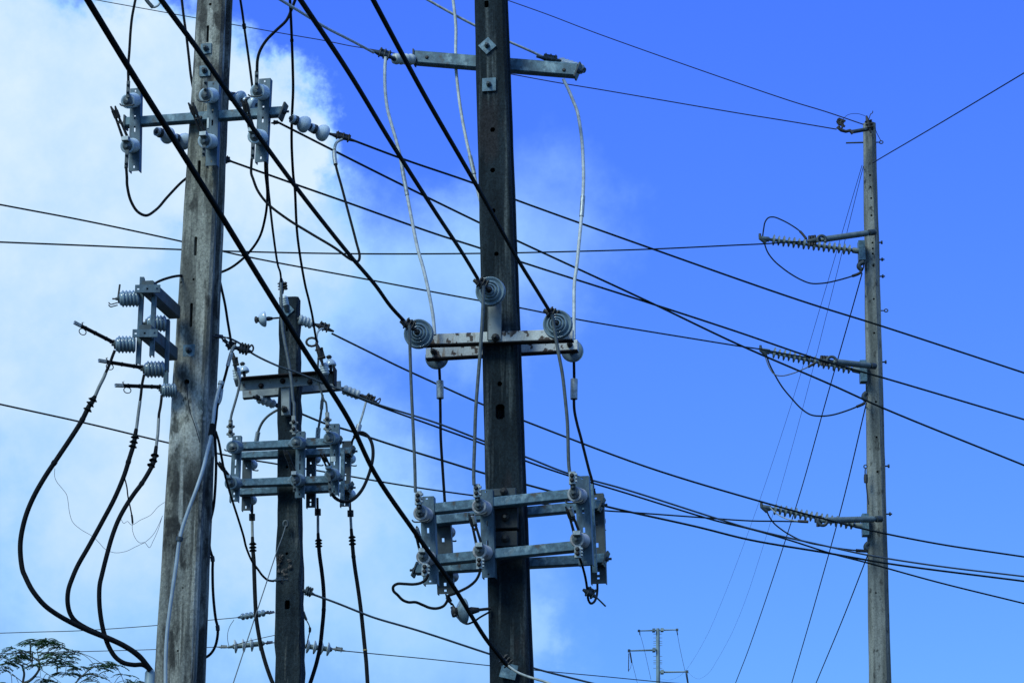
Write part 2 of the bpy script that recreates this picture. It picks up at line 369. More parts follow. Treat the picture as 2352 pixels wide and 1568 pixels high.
def pole(label, mat, top, bot, Y, ang, depth, zt, holes=(), bevel=.02, flute=0.0, wob=.002, seed=1, step=.18, broken=False, name='utility_pole'):
    """top/bot = (y, left edge, front right edge) on the survey grid; front face turned ang degrees towards the left of the camera"""
    rnd = random.Random(seed); a = R_(ang); rv = Vector((math.cos(a), -math.sin(a), 0)); nv = Vector((-math.sin(a), -math.cos(a), 0))
    ends = []
    for (y, xl, xr) in (top, bot):
        w = .25
        for _ in range(4):
            A = at((xl, y), Y + w / 2 * math.sin(a)); B = at((xr, y), Y - w / 2 * math.sin(a)); w = (Vector((B.x - A.x, B.y - A.y, 0))).length
        ends.append((A, B, w))
    (A1, B1, w1), (A0, B0, w0) = ends
    def side(P1, P0, z): f = (z - P0.z) / (P1.z - P0.z); return Vector((P0.x + (P1.x - P0.x) * f, P0.y + (P1.y - P0.y) * f, z))
    zs = []; z = -.4
    while z < zt - .02: zs.append(z); z += step
    zs.append(zt)
    rs = []
    for z in zs:
        L = side(A1, A0, z); Rr = side(B1, B0, z); L.z = Rr.z = z; w = (Rr - L).length; c = (L + Rr) / 2; d = w * depth; b = bevel
        pr = [(-w / 2, b), (-w / 2 + b, 0), (w / 2 - b, 0), (w / 2, b)]
        if flute: pr += [(w / 2, d * .28), (w / 2 - flute, d * .36), (w / 2 - flute, d * .64), (w / 2, d * .72)]
        pr += [(w / 2, d - b), (w / 2 - b, d), (-w / 2 + b, d), (-w / 2, d - b)]
        if flute: pr += [(-w / 2, d * .72), (-w / 2 + flute, d * .64), (-w / 2 + flute, d * .36), (-w / 2, d * .28)]
        rs.append([c + rv * (x + rnd.uniform(-wob, wob)) - nv * (y + rnd.uniform(-wob, wob)) for x, y in pr])
    mb = MB(); mb.loft(rs)
    P0 = (A1 + B1) / 2; pl = (P0, nv)
    root = thing(name, label, 'utility pole', (rs[0][0] + rs[0][len(rs[0]) // 2]) / 2 + Vector((0, 0, .4)))
    o = mb.build('shaft', mat, root)
    me = o.data; b = bmesh.new(); b.from_mesh(me); bmesh.ops.remove_doubles(b, verts=b.verts, dist=1e-5); bmesh.ops.recalc_face_normals(b, faces=b.faces); b.to_mesh(me); b.free()
    if holes:
        cm = MB()
        for (x, y, w, h, rd) in holes:
            C = on((x, y), pl); u = pxm(C); W2, H2 = w * u / 2, h * u / 2
            if rd: cm.lathe(C + nv * .05, C - nv * .12, [(0, max(W2, H2)), (.17, max(W2, H2))], 10)
            else:
                k = min(W2, H2) * .5
                oct_ = [(-W2, -H2 + k), (-W2 + k, -H2), (W2 - k, -H2), (W2, -H2 + k), (W2, H2 - k), (W2 - k, H2), (-W2 + k, H2), (-W2, H2 - k)]
                cm.loft([[C + rv * i + Vector((0, 0, 1)) * j + nv * s_ for i, j in oct_] for s_ in (.05, -.12)])
        base = Vector(root['_base'])
        m2 = bpy.data.meshes.new('cut'); m2.from_pydata([v - base for v in cm.v], [], cm.f)
        b = bmesh.new(); b.from_mesh(m2); bmesh.ops.remove_doubles(b, verts=b.verts, dist=1e-5); bmesh.ops.recalc_face_normals(b, faces=b.faces); b.to_mesh(m2); b.free()
        co = bpy.data.objects.new('cut', m2); COL.objects.link(co); co.parent = root
        md = o.modifiers.new('holes', 'BOOLEAN'); md.operation = 'DIFFERENCE'; md.solver = 'EXACT'; md.object = co
        bpy.context.view_layer.update()
        nm = bpy.data.meshes.new_from_object(o.evaluated_get(bpy.context.evaluated_depsgraph_get()))
        o.modifiers.clear(); old = o.data; o.data = nm; nm.name = 'shaft'
        bpy.data.objects.remove(co); bpy.data.meshes.remove(old)
    root['_n'] = tuple(nv)
    return root, pl, rv, nv

def washer(root, pl, p, w, h, rot=0.0, bolt=True, off=0.0, tip=(0, .02)):
    C = on(p, pl, off); u = pxm(C); n = pl[1]; r = Vector((-n.y, n.x, 0)); z = Vector((0, 0, 1)); c, s = math.cos(rot), math.sin(rot)
    X = r * c + z * s; Yv = -r * s + z * c
    mb = MB(); mb.box(C + n * .008, X * (w * u / 2), Yv * (h * u / 2), n * .005)
    o = mb.build('washer_plate', 'galvanised', root)
    if bolt:
        b = MB(); b.lathe(C + n * .012, C + n * .05, [(0, .022), (.014, .022), (.0141, .011), (.05, .011)], 8)
        b.build('bolt', 'dull_steel', root)

# the tall pale pole on the left
LPH = [q('z1', 1131, 37) + (7, 7, 1), q('z1', 1110, 285) + (6, 42, 0), q('z1', 1040, 1440) + (7, 56, 0), q('z2', 1143, 70) + (7, 46, 0), q('z2', 1110, 610) + (7, 58, 0),
       q('z2', 1128, 330) + (6, 6, 1), q('z2', 1030, 353) + (5, 5, 1), q('z2', 1075, 1135) + (14, 14, 1), q('y5', 1825, 625) + (4, 4, 1), q('y5', 1775, 1250) + (5, 5, 1)]
LP, pLP, rLP, nLP = pole('thick pale concrete pole stained black, standing at the left of the picture', 'pale_concrete', (0, 451, 515), (1568, 350.5, 443), 20.0, 12, 1.0, 11.9, LPH, flute=.05, seed=3)
for p, w in ((q('z1', 1100, 412), 25), (q('z1', 1090, 598), 26), (q('z2', 1093, 888), 28)): washer(LP, pLP, p, w, w)
washer(LP, pLP, q('y4', 1417, 1300), 30, 30, -.35, False)
# the dark pole in the middle
MPH = [q('y7', 176, 20) + (10, 18, 0), q('y7', 205, 625) + (12, 12, 1), q('y7', 205, 820) + (12, 12, 1), q('y7', 207, 1016) + (12, 12, 1), q('z6', 1013, 28) + (11, 11, 1),
       q('z6', 1040, 1112) + (12, 12, 1), q('z6', 1043, 1345) + (21, 36, 0)]
MP, pMP, rMP, nMP = pole('sooty dark square pole in the middle carrying the white painted arms', 'dark_concrete', (0, 1088.7, 1158), (1493, 1122.5, 1212.5), 21.0, 10, .86, 12.2, MPH, flute=.022, seed=5)
washer(MP, pMP, q('z5', 1150, 388), 30, 30, .70)
washer(MP, pMP, q('z5', 1165, 712), 32, 32, 0)
washer(MP, pMP, (1169, 1541), 38, 34, -.25, False)
# the short pole
SPH = [q('z3', 908, 690) + (5, 14, 0), q('y6', 957, 455) + (7, 7, 1), q('y6', 962, 893) + (12, 21, 0), q('z4', 908, 695) + (7, 7, 1)]
SP, pSP, rSP, nSP = pole('short weathered grey pole between the two big ones, with a chipped side', 'mid_concrete', (690, 641, 684), (1568, 630, 692), 25.0, 6, .9, at((662, 681), 25).z, SPH, bevel=.016, wob=.008, seed=11, step=.12)
washer(SP, pSP, q('z3', 918, 498), 22, 22, .75)
# chipped concrete and its stain
ch = MB(); C0 = on(q('y6', 925, 640), pSP, .004)
for i in range(26):
    p = q('y6', 880 + random.random() ** 1.5 * 110, 470 + random.random() * 230); c = on(p, pSP, .004); s = random.uniform(.008, .02)
    ch.add([c + rSP * random.uniform(-s, s) * 1.6 + Vector((0, 0, random.uniform(-s, s) * 1.6)) + nSP * random.uniform(0, .012) for _ in range(6)], [(0, 1, 2), (2, 3, 4), (0, 4, 5), (1, 3, 5)])
ch.build('chipped_patch', 'rust_mark', SP)
# the slim tall pole on the right
RPH = [q('y1', x, y) + (5, 5, 1) for x, y in ((1040, 590), (1043, 683), (1048, 770), (1050, 905), (1058, 1120), (1060, 1165), (1060, 1205), (1063, 1297), (1068, 1560))] + \
      [q('y2', x, y) + (5, 5, 1) for x, y in ((1071, 258), (1085, 797), (1090, 1073), (1097, 1345))] + [q('y8', 950, 887) + (4, 4, 1)]
RP, pRP, rRP, nRP = pole('slim tall mottled concrete pole standing alone at the right', 'grey_concrete', (283, 1983, 2012), (1568, 1997.4, 2048), 45.0, 4, 1.0, at((1997, 279), 45).z, RPH, bevel=.075, wob=.004, seed=21, step=.4)
for s_, x, y, l in (('y1', 1118, 1250, 10), ('y1', 1122, 1382, 10), ('y1', 1114, 1117, 4), ('y2', 1145, 485, 7), ('y2', 1168, 1300, 6), ('y8', 1040, 292, 10)):
    P = on(q(s_, x, y), pRP, -.15); b = MB(); b.tube([P - rRP * .05, P + rRP * l * pxm(P)], .012, 6); b.lathe(P + rRP * .02, P + rRP * .06, [(0, .03), (.03, .03)], 6); b.build('through_bolt', 'dull_steel', RP)
for s_, x, y in (('y1', 1112, 332), ('y2', 1150, 82)):
    P = on(q(s_, x, y), pRP, -.15); b = MB(); rr = 4.2 * pxm(P)
    b.tube([P - rRP * .12, P - rRP * .02] + [P + rRP * (rr - rr * math.cos(t)) + Vector((0, 0, rr * .8 * math.sin(t))) for t in [k * 2 * math.pi / 12 for k in range(13)]], .01, 6); b.build('eye_bolt', 'dull_steel', RP)
b = MB(); P = on(q('y1', 980, 334), pRP, -.1); b.tube([P + rRP * .05, P - rRP * .28], .014, 6); b.build('stud', 'dull_steel', RP)

# ------------------------------------------------------------------ arms
def arm(label, pl, a, b, off, h, w, mat='galvanised', name='crossarm', caps=(), bolts=(), group=None, cat='crossarm'):
    A, B = on(a, pl, off), on(b, pl, off); u = pxm((A + B) / 2); t = (B - A).normalized()
    root = thing(name, label, cat, (A + B) / 2, group)
    m = MB(); m.bar(A, B, w, h * u, bev=.08); m.build('beam', mat, root)
    for s_, hh, tilt in caps:                                    # end plates
        P, d = (A, -t) if s_ == 'a' else (B, t); up = Vector((0, 0, 1)); n = pl[1]
        e = MB(); e.box(P + d * .006, d * .006, (up + d * tilt).normalized() * (hh * u / 2), n * (w * .62)); e.build('end_plate', 'dull_steel', root)
        e = MB(); e.lathe(P + d * .01, P + d * .05, [(0, .02), (.016, .02), (.0161, .01), (.04, .01)], 8); e.build('bolt', 'dull_steel', root)
    for p in bolts:
        C = on(p, pl, off + w / 2); e = MB(); e.lathe(C, C + pl[1] * .03, [(0, .016), (.002, .016), (.0021, .009), (.012, .009)], 8); e.build('bolt', 'cast_iron', root)
    return root
def angle_arm(label, pl, a, b, off, h, fl, mat, top=True, flmat=None, group=None, dots=()):
    """an angle-iron arm: upright leg h survey units tall plus a flange of fl metres at its top or bottom"""
    A, B = on(a, pl, off), on(b, pl, off); u = pxm((A + B) / 2); n = pl[1]; t = (B - A).normalized(); up = Vector((0, 0, 1)); hh = h * u / 2
    root = thing('crossarm', label, 'crossarm', (A + B) / 2, group)
    m = MB(); m.bar(A, B, .012, 2 * hh); m.build('upright_leg', mat, root)
    zz = up * (hh - .004 if top else -hh + .004)
    f = MB(); f.bar(A + zz - n * (fl / 2 + .0062), B + zz - n * (fl / 2 + .0062), fl, .012); f.build('flange', flmat or mat, root)
    for p in dots:
        C = on(p, pl, off + .006); e = MB(); e.lathe(C, C + n * .06, [(0, .022), (.016, .022), (.0161, .011), (.06, .011)], 8); e.build('bolt', 'dull_steel', root)
    return root

# ------------------------------------------------------------------ fuse switches on upright channels
def fuse_unit(label, group, pl, rv, s, top, bot, w, off, ins, rad, side=1, holes=((.02, .045), (.935, .965)), slots=((.33, .38), (.46, .53), (.62, .70)), L=.16,
              por='porcelain', fork=None, straps=(), hooks=(), clampstraps=(), flange=.05, mark=None, mat='channel_steel', name='fuse_switch', ribsn=4, capr=.62, capmat='steel_cap', blocky=False, tips=None):
    """s = survey sheet; top, bot = channel ends; ins = ((base),(face)) per insulator; the insulators stand on side 1 (camera) or -1 (away)"""
    n = pl[1]; T, B = on(q(s, *top), pl, off), on(q(s, *bot), pl, off); up = (T - B); H = up.length; up.normalize(); Wd = sz(s, w) * pxm((T + B) / 2)
    root = thing(name, label, 'fuse switch', B, group)
    ys = [0.0]; skip = []
    for a, z in sorted([(1 - e[1], 1 - e[0]) for e in list(holes) + list(slots)]): ys += [a, z]
    ys.append(1.0); ys = [y * H for y in ys]
    xs = [-Wd / 2, -Wd * .075, Wd * .075, Wd / 2]
    m = MB(); m.plate(B, rv, up, n, xs, ys, .006, [(1, j) for j in range(1, len(ys) - 1, 2)])
    for sg in (-1, 1): m.box(B + up * H / 2 + rv * sg * (Wd / 2 - .003) - n * (.0065 + flange / 2), rv * .003, up * H / 2, n * flange / 2)
    m.build('channel', mat, root)
    if mark:
        C = on(q(s, *mark[0]), pl, off + .003); u = pxm(C); e = MB(); e.box(C, rv * sz(s, mark[1]) * u / 2, up * sz(s, mark[2]) * u / 2, n * .002); e.build('tag', 'white_polymer', root)
    faces = []
    for bb, ff in ins:
        Bp = on(q(s, *bb), pl, off - (.0 if side > 0 else .01)); Fp = on(q(s, *ff), pl, off + L * side); u = pxm(Fp); Rr = sz(s, rad) * u; Ln = (Fp - Bp).length
        e = MB(); pr = ribs(Ln, Rr, ribsn, .74); pr = pr[:-2] + [(Ln - .002, Rr * .97), (Ln, Rr * .9), (Ln + .001, Rr * .55), (Ln - .01, Rr * .5), (Ln - .01, 0)]
        e.lathe(Bp, Fp, pr, 22); io = e.build('insulator', por, root)
        ax = (Fp - Bp).normalized(); e = MB()
        e.lathe(Fp - ax * .008, Fp + ax * .045, [(0, Rr * capr), (.016, Rr * capr), (.018, Rr * capr * .92), (.0181, Rr * .2), (.05, Rr * .17)], 14); e.build('metal_cap', capmat, root)
        faces.append((Fp + ax * .03, Rr, ax))
    O = off + (L + .03) * side
    for (x0, y0, x1, y1, wd) in straps:                               # flat terminal straps with two bolts
        A, C = on(q(s, x0, y0), pl, O), on(q(s, x1, y1), pl, O); u = pxm(A); e = MB(); ww = sz(s, wd) * u
        e.bar(A, C, ww, .008, n)
        for f in (.3, .75):
            P = A.lerp(C, f); e.lathe(P, P + n * .03 * side, [(0, ww * .42), (.012, ww * .42), (.0121, ww * .22), (.026, ww * .22)], 8)
        e.build('terminal', 'dull_steel', root)
    for (x0, y0, x1, y1, wd) in clampstraps:                          # bright two-bolt terminal clamps with side lugs
        A, C = on(q(s, x0, y0), pl, O + .01), on(q(s, x1, y1), pl, O + .01); u = pxm(A); ww = sz(s, wd) * u; e = MB(); e.bar(A, C, ww * (.72 if blocky else .5), .03, n, bev=.2); l_ = (A - C).length
        if blocky:
            for f in (.22, .50, .78):
                P = A.lerp(C, f); e.bar(P + rv * ww * .3, P + rv * ww * .52, .03, l_ * .15, up)
        else:
            for f in (.18, .62):
                P = A.lerp(C, f); e.bar(P - rv * ww * .34, P + rv * ww * .34, .035, l_ * .16, up)
                for sg in (-1, 1): e.lathe(P + rv * sg * ww * .34, P + rv * sg * ww * .6, [(0, ww * .12), (ww * .1, ww * .17), (ww * .18, ww * .12)], 8)
        cl = e.build('terminal_clamp', 'aluminium' if blocky else 'pale_sleeve', root)
        for f in (.28, .66):
            P = A.lerp(C, f) + n * .016; e = MB(); e.lathe(P, P + n * .02, [(0, ww * .24), (.012, ww * .24), (.0121, ww * .12), (.024, ww * .12)], 8); e.build('bolt', 'cast_iron', cl)
    for (x0, y0, x1, y1) in hooks:                                    # thin hook across the cap
        A, C = on(q(s, x0, y0), pl, O + .01), on(q(s, x1, y1), pl, O + .01); up2 = Vector((0, 0, 1)); d = (A - C).length
        e = MB(); e.tube(smooth_path([A + up2 * d * .02, A.lerp(C, .12) - up2 * d * .07, A.lerp(C, .5) - up2 * d * .12, A.lerp(C, .9) - up2 * d * .08, C + up2 * d * .03], 4), .006, 6); e.build('hook', 'dull_steel', root)
    if fork:                                                          # open fuse holder: a two-pronged link standing off the lower cap
        (xa, ya), (xb, yb), spreadpx = fork
        A, C = on(q(s, xa, ya), pl, O), on(q(s, xb, yb), pl, O + .10 * side); u = pxm(A); sp = sz(s, spreadpx) * u; d = (C - A).normalized(); e = MB()
        for sg in (-1, 1):
            e.tube([A + rv * sg * sp, A.lerp(C, .55) + rv * sg * sp * .75, C + rv * sg * sp * .6], [.011, .010, .009], 6)
            e.tube([C + rv * sg * sp * .55 - d * .05, C + rv * sg * sp * .6 + d * .01], .016, 6)
            e.tube([C + rv * sg * sp * .6, C + rv * sg * sp * .9 + d * .045], [.014, .006], 6)
        for f in (.06, .62, .9): e.bar(A.lerp(C, f) - rv * sp, A.lerp(C, f) + rv * sp, .014, .02)
        fo = e.build('fuse_link', 'cast_iron', root)
        if tips:
            e = MB(); e.tube([C + rv * sp * .6 - d * .03, C + rv * sp * .6 + d * .03], .017, 6); e.build('contact_tip', 'aluminium', fo)
        e = MB(); e.bar(A - rv * sp * 1.3, A + rv * sp * 1.3, .05, .035); e.build('hinge', 'aluminium', root)
    return root

def strain(label, pts, plist, Rpx, bells, mat='porcelain', group=None, name='strain_insulator', linkr=.22, cat='insulator'):
    """a string of bells along a line: pts survey points (start, end), plist their depths"""
    A, B = at(pts[0], plist[0]), at(pts[1], plist[1]); L = (B - A).length; t = (B - A).normalized(); Rr = Rpx * pxm(A)
    root = thing(name, label, cat, A, group)
    m = MB(); m.tube([A, B], Rr * linkr, 8); m.build('link_rod', 'dull_steel', root)
    for i in range(bells):
        w = L / bells; c = A + t * (w * (i + .1)); h = w * .82
        e = MB(); e.lathe(c, c + t, [(0, Rr * .52), (h * .28, Rr * .55), (h * .34, Rr * .42), (h * .45, Rr * .5), (h * .62, Rr * .86), (h * .78, Rr), (h * .92, Rr * .98), (h, Rr * .88), (h * .97, Rr * .4)], 20)
        e.build('bell', mat, root)
        k = MB(); k.lathe(c, c + t, [(-h * .02, Rr * .44), (h * .2, Rr * .58), (h * .34, Rr * .58), (h * .36, Rr * .3)], 12); k.build('metal_cap', 'dull_steel', root)
    return root
def ribbed(label, pts, plist, Rpx, n, mat, group=None, core=.55, name='strain_insulator', cat='insulator', link=.25, ends=.1):
    A, B = at(pts[0], plist[0]), at(pts[1], plist[1]); t = (B - A).normalized(); L = (B - A).length; Rr = Rpx * pxm(A)
    root = thing(name, label, cat, A, group)
    m = MB(); m.lathe(A + t * L * ends, A + t * L * (1 - ends), ribs(L * (1 - 2 * ends), Rr, n, core), 18); m.build('ribbed_body', mat, root)
    for P, Q in ((A, A + t * L * (ends + .03)), (B - t * L * (ends + .03), B)):
        e = MB(); e.tube([P, P.lerp(Q, .4), Q], [Rr * link, Rr * link * 1.5, Rr * link * 2.1], 10); e.build('end_fitting', 'dull_steel', root)
    return root
def pin_bell(label, base, tip, Y, Yt, Rpx, group=None, mat='porcelain', stud=None):
    """a single bell on a stud, with a tie cap"""
    A, B = at(base, Y), at(tip, Yt); t = (B - A).normalized(); L = (B - A).length; Rr = Rpx * pxm(A)
    root = thing('pin_insulator', label, 'insulator', A, group)
    e = MB(); e.lathe(A, B, [(L * .1, Rr * .35), (L * .02, Rr * .7), (0, Rr * .93), (L * .06, Rr), (L * .2, Rr * .96), (L * .4, Rr * .8), (L * .55, Rr * .55), (L * .62, Rr * .36), (L * .64, 0)], 22); e.build('bell', mat, root)
    e = MB(); e.lathe(A, B, [(L * .60, Rr * .33), (L * .70, Rr * .30), (L * .78, Rr * .44), (L * .92, Rr * .44), (L, Rr * .2)], 12)
    sd_ = t.orthogonal().normalized(); e.tube([A + t * L * .85 - sd_ * Rr * .6, A + t * L * .85 + sd_ * Rr * .6], Rr * .12, 6); e.build('tie_cap', 'cast_iron', root)
    if stud:
        S = at(stud[0], stud[1]); e = MB(); d = (S - A); e.tube([A + t * L * .3, A + d * .25, A + d * .5, A + d * .55, S], [Rr * .16, Rr * .3, Rr * .2, Rr * .12, Rr * .12], 8); e.build('stud', 'cast_iron', root)
    return root
# ================================================================== left pole, upper cross arm
arm('galvanised box arm across the top of the stained pale pole', pLP, q('z1', 432, 1028), q('z1', 1735, 937), .045, 20.5, .075,
    caps=(('a', 30, 0), ('b', 40, .35)), bolts=(q('z1', 1050, 985),))
G1 = 'fuse switches on the upper arm of the pale pole'
UO = .095
fuse_unit('fuse switch on the far left end of the top arm, its fork swung open', G1, pLP, rLP, 'z1', (505, 738), (492, 1430), 92, UO,
          (((498, 838), (442, 848)), ((490, 1218), (438, 1222))), 64, fork=((425, 1165), (335, 935), 22), straps=((442, 815, 447, 680, 30), (436, 1255, 428, 1408, 32)), hooks=((495, 872, 375, 872),))
fuse_unit('middle fuse switch on the top arm, fixed straight over the pale pole face', G1, pLP, rLP, 'z1', (1158, 680), (1138, 1385), 98, UO,
          (((1150, 800), (1097, 800)), ((1140, 1185), (1088, 1180))), 66, fork=((1075, 1125), (985, 905), 22), straps=((1090, 790, 1092, 660, 30), (1080, 1215, 1075, 1310, 30)), hooks=((1125, 838, 1025, 835),), mark=((1112, 1030), 16, 92))
fuse_unit('fuse switch near the right end of the top arm, fed by a curved black lead', G1, pLP, rLP, 'z1', (1587, 657), (1552, 1355), 100, UO,
          (((1575, 775), (1525, 765)), ((1560, 1150), (1502, 1140))), 66, fork=((1480, 1090), (1425, 880), 20), straps=((1518, 745, 1520, 595, 32), (1490, 1195, 1485, 1332, 32)), hooks=((1565, 795, 1450, 795),))
# strain strings tying the three lines back to the arm
YA = yon(q('z1', 1700, 960), pLP, .0)
strain('two bell string at the right tip of the top arm', [q('z1', 1795, 985), q('z1', 2110, 1130)], (YA + .05, YA + .25), 20, 2)
strain('two bell string half hidden behind the right fuse switch of the top arm', [q('z1', 1285, 800), q('z1', 1530, 880)], (20.25, 20.15), 20, 2)
strain('two bell string hanging below the top arm left of the pale pole', [q('z1', 665, 1095), q('z1', 945, 1195)], (20.2, 20.45), 20, 2)
GL = 'three weathered lines running down to the right from the pale pole'
clamp('bolted clamp where the highest line leaves the two bell string', (752, 306), (822, 326), YA + .25, YA + .35, 15, bolts=3)
clamp('small clamp under the right end of the top arm', q('z1', 1640, 1030), q('z1', 1720, 1030), YA, YA + .02, 9, bolts=1)
clamp('short clamp at the right edge of the pale pole below the top arm', q('z1', 1250, 1340), q('z1', 1310, 1350), 20.25, 20.28, 14, bolts=1)
cable('power_line', 'highest of the three lines going down right from the top arm clamp', 'power line',
      [(815, 324), (930, 367), (1085, 420), (1187, 460), (1480, 565), (1835, 689), (2026, 749), (2352, 856)], (YA + .35, 22.8, 23.8, 24.6, 25.5), 5.6, 'line_cable', GL, wref=0)
cable('power_line', 'steepest of the three weathered lines, from under the right arm tip, crossing another midway', 'power line',
      D('z1', 1700, 1025) + [(790, 358), (930, 428), (1100, 511), (1190, 554), (1480, 688), (1694, 790), (1911, 884), (2031, 938), (2352, 1068)], (YA, 22.3, 23.2, 24.1, 25.0), 5.6, 'line_cable', GL, wref=0)
cable('power_line', 'lowest starting of the three weathered lines, leaving the right edge of the pale pole', 'power line',
      D('z1', 1290, 1345) + [(680, 424), (800, 466), (1000, 537), (1103, 570), (1195, 601), (1480, 692), (1694, 762), (1876, 824), (2031, 868), (2352, 963)], (20.28, 22.3, 23.4, 24.6, 26.0), 5.4, 'line_cable', GL, wref=0)
# leads coming down from above the picture
GD = 'black leads hanging down from above the picture'
YU = yon(q('z1', 445, 700), pLP, UO + .19)
cable('lead_cable', 'black lead dropping straight into the far left fuse switch', 'cable', D('z1', 505, 0, 478, 140, 465, 260, 455, 420, 445, 560, 446, 680), (YU + .02,) * 2, 6.2, 'black_rubber', GD)
cable('lead_cable', 'black lead slipping behind the left edge of the pale pole near the top', 'cable', D('z1', 893, 0, 908, 130, 930, 290, 952, 480, 970, 640, 1000, 800), (20.5, 20.5), 6.0, 'black_rubber', GD)
cable('lead_cable', 'black lead with a small knot, running behind the right fuse switch', 'cable', D('z1', 1383, 0, 1400, 110, 1420, 260, 1440, 400, 1462, 560, 1485, 740, 1500, 850), (20.2, 20.2), 5.6, 'black_rubber', GD,
      sleeves=((q('z1', 1421, 205), q('z1', 1424, 240), 9, 'black_rubber', 'tape_wrap'),))
YR = yon(q('z1', 1520, 600), pLP, UO + .19)
cable('lead_cable', 'black lead bending in a hook into the right fuse switch terminal', 'cable', D('z1', 1842, 0, 1815, 70, 1770, 170, 1680, 258, 1600, 340, 1548, 425, 1527, 500, 1522, 600), (YR - .1, YR), 7.0, 'black_rubber', GD,
      sleeves=((q('z1', 1525, 520), q('z1', 1522, 590), 6, 'aluminium', 'ferrule'),))
cable('lead_cable', 'long black lead falling past the top arm tip to the short pole right clamp', 'cable',
      D('z1', 1798, 0, 1808, 200, 1814, 350, 1822, 600, 1824, 760, 1814, 1000, 1812, 1200, 1824, 1450) + [(677, 430), (683, 540), (700, 650)] + D('z3', 1140, 400, 1175, 560, 1195, 690, 1220, 830), (19.3, 20.3, 24.7), 6.4, 'black_rubber', GD, wref=0,
      sleeves=((q('z1', 1810, 330), q('z1', 1813, 360), 8.5, 'black_rubber', 'tape_wrap'),))
# loops under the switches
GJ = 'black jumpers below the top arm switches'
YL = yon(q('z1', 430, 1400), pLP, UO + .19); YQ = yon(q('z1', 1485, 1320), pLP, UO + .19)
cable('jumper_cable', 'black jumper curling under the far left fuse switch and back behind the pale pole', 'cable', D('z1', 428, 1395, 434, 1490) + [(292, 425), (300, 460), (316, 486), (335, 495), (358, 482), (385, 452), (420, 416), (450, 395)], (YL, YL + .1, 20.4), 6.4, 'black_rubber', GJ)
cable('jumper_cable', 'long black jumper looping from the right fuse switch up to the highest line clamp', 'cable',
      D('z1', 1478, 1330, 1474, 1450) + [(581, 410), (592, 438), (615, 468), (660, 503), (715, 537), (770, 570), (806, 596), (822, 600), (826, 590), (818, 555), (800, 487), (785, 430), (771, 378), (768, 350), (773, 328), (790, 318)], (YQ, 19.6, YA + .3), 6.2, 'black_rubber', GJ, wref=0,
      sleeves=(((771, 378), (767, 346), 10, 'aluminium', 'sleeve'), ((767, 344), (785, 320), 6.6, 'pale_cable', 'bare_end')))
cable('jumper_cable', 'black jumper from the right fuse switch, passing behind the pale pole to the side bracket', 'cable',
      D('z1', 1590, 1330) + [(610, 400), (614, 445), (609, 500), (596, 545), (570, 582), (535, 612), (508, 625), (450, 632), (405, 634)] + D('z2', 900, 325, 850, 345, 815, 365), (YQ + .2, 20.55, 20.6, 19.6), 6.0, 'black_rubber', GJ, wref=0)
cable('jumper_cable', 'black jumper hanging from the right fuse switch to the cap of the short pole', 'cable',
      D('z1', 1605, 1345) + [(615, 420), (620, 470), (628, 540)] + D('z3', 815, 30, 838, 100, 850, 200), (YQ + .2, 24.6), 6.0, 'black_rubber', GJ, wref=0)

# ================================================================== left pole, side bracket with outgoing cables
def twist(A, B, Y0, Y1, h, w, mb):
    P, Q_ = at(A, Y0), at(B, Y1); mb.bar(P, Q_, w, h * pxm(P), bev=.08)
br = thing('side_bracket', 'two armed galvanised bracket on the left face of the pale pole', 'bracket', at(q('z2', 960, 700), 19.9))
YB0 = 19.95
for (fx, fy, tx, ty) in ((975, 585, 765, 400), (955, 912, 745, 748)):
    m = MB(); A = at(q('z2', fx, fy), YB0); B = at(q('z2', tx, ty), YB0 - .70); B.z = A.z + (B.z - A.z) * .8; m.bar(A, B, .09, .10, bev=.08); m.build('arm', 'shaded_steel', br)
    C = at(q('z2', tx, ty), YB0 - .72); u = pxm(C); hx, hy = 198 * .293 * u, 64 * .293 * u
    m = MB(); X = Vector((1, -.02, .0)); O = C - X * hx / 2 - Vector((0, 0, 1)) * hy / 2
    xs = [0, hx * .08, hx * .17, hx * .45, hx * .53, hx * .84, hx * .92, hx]; ys = [0, hy * .36, hy * .60, hy]
    m.plate(O, X, Vector((0, 0, 1)), Vector((0, -1, 0)), xs, ys, .012, [(1, 1), (3, 1), (5, 1)]); m.build('front_plate', 'channel_steel', br)
G2 = 'side facing fuse switches on the left bracket'
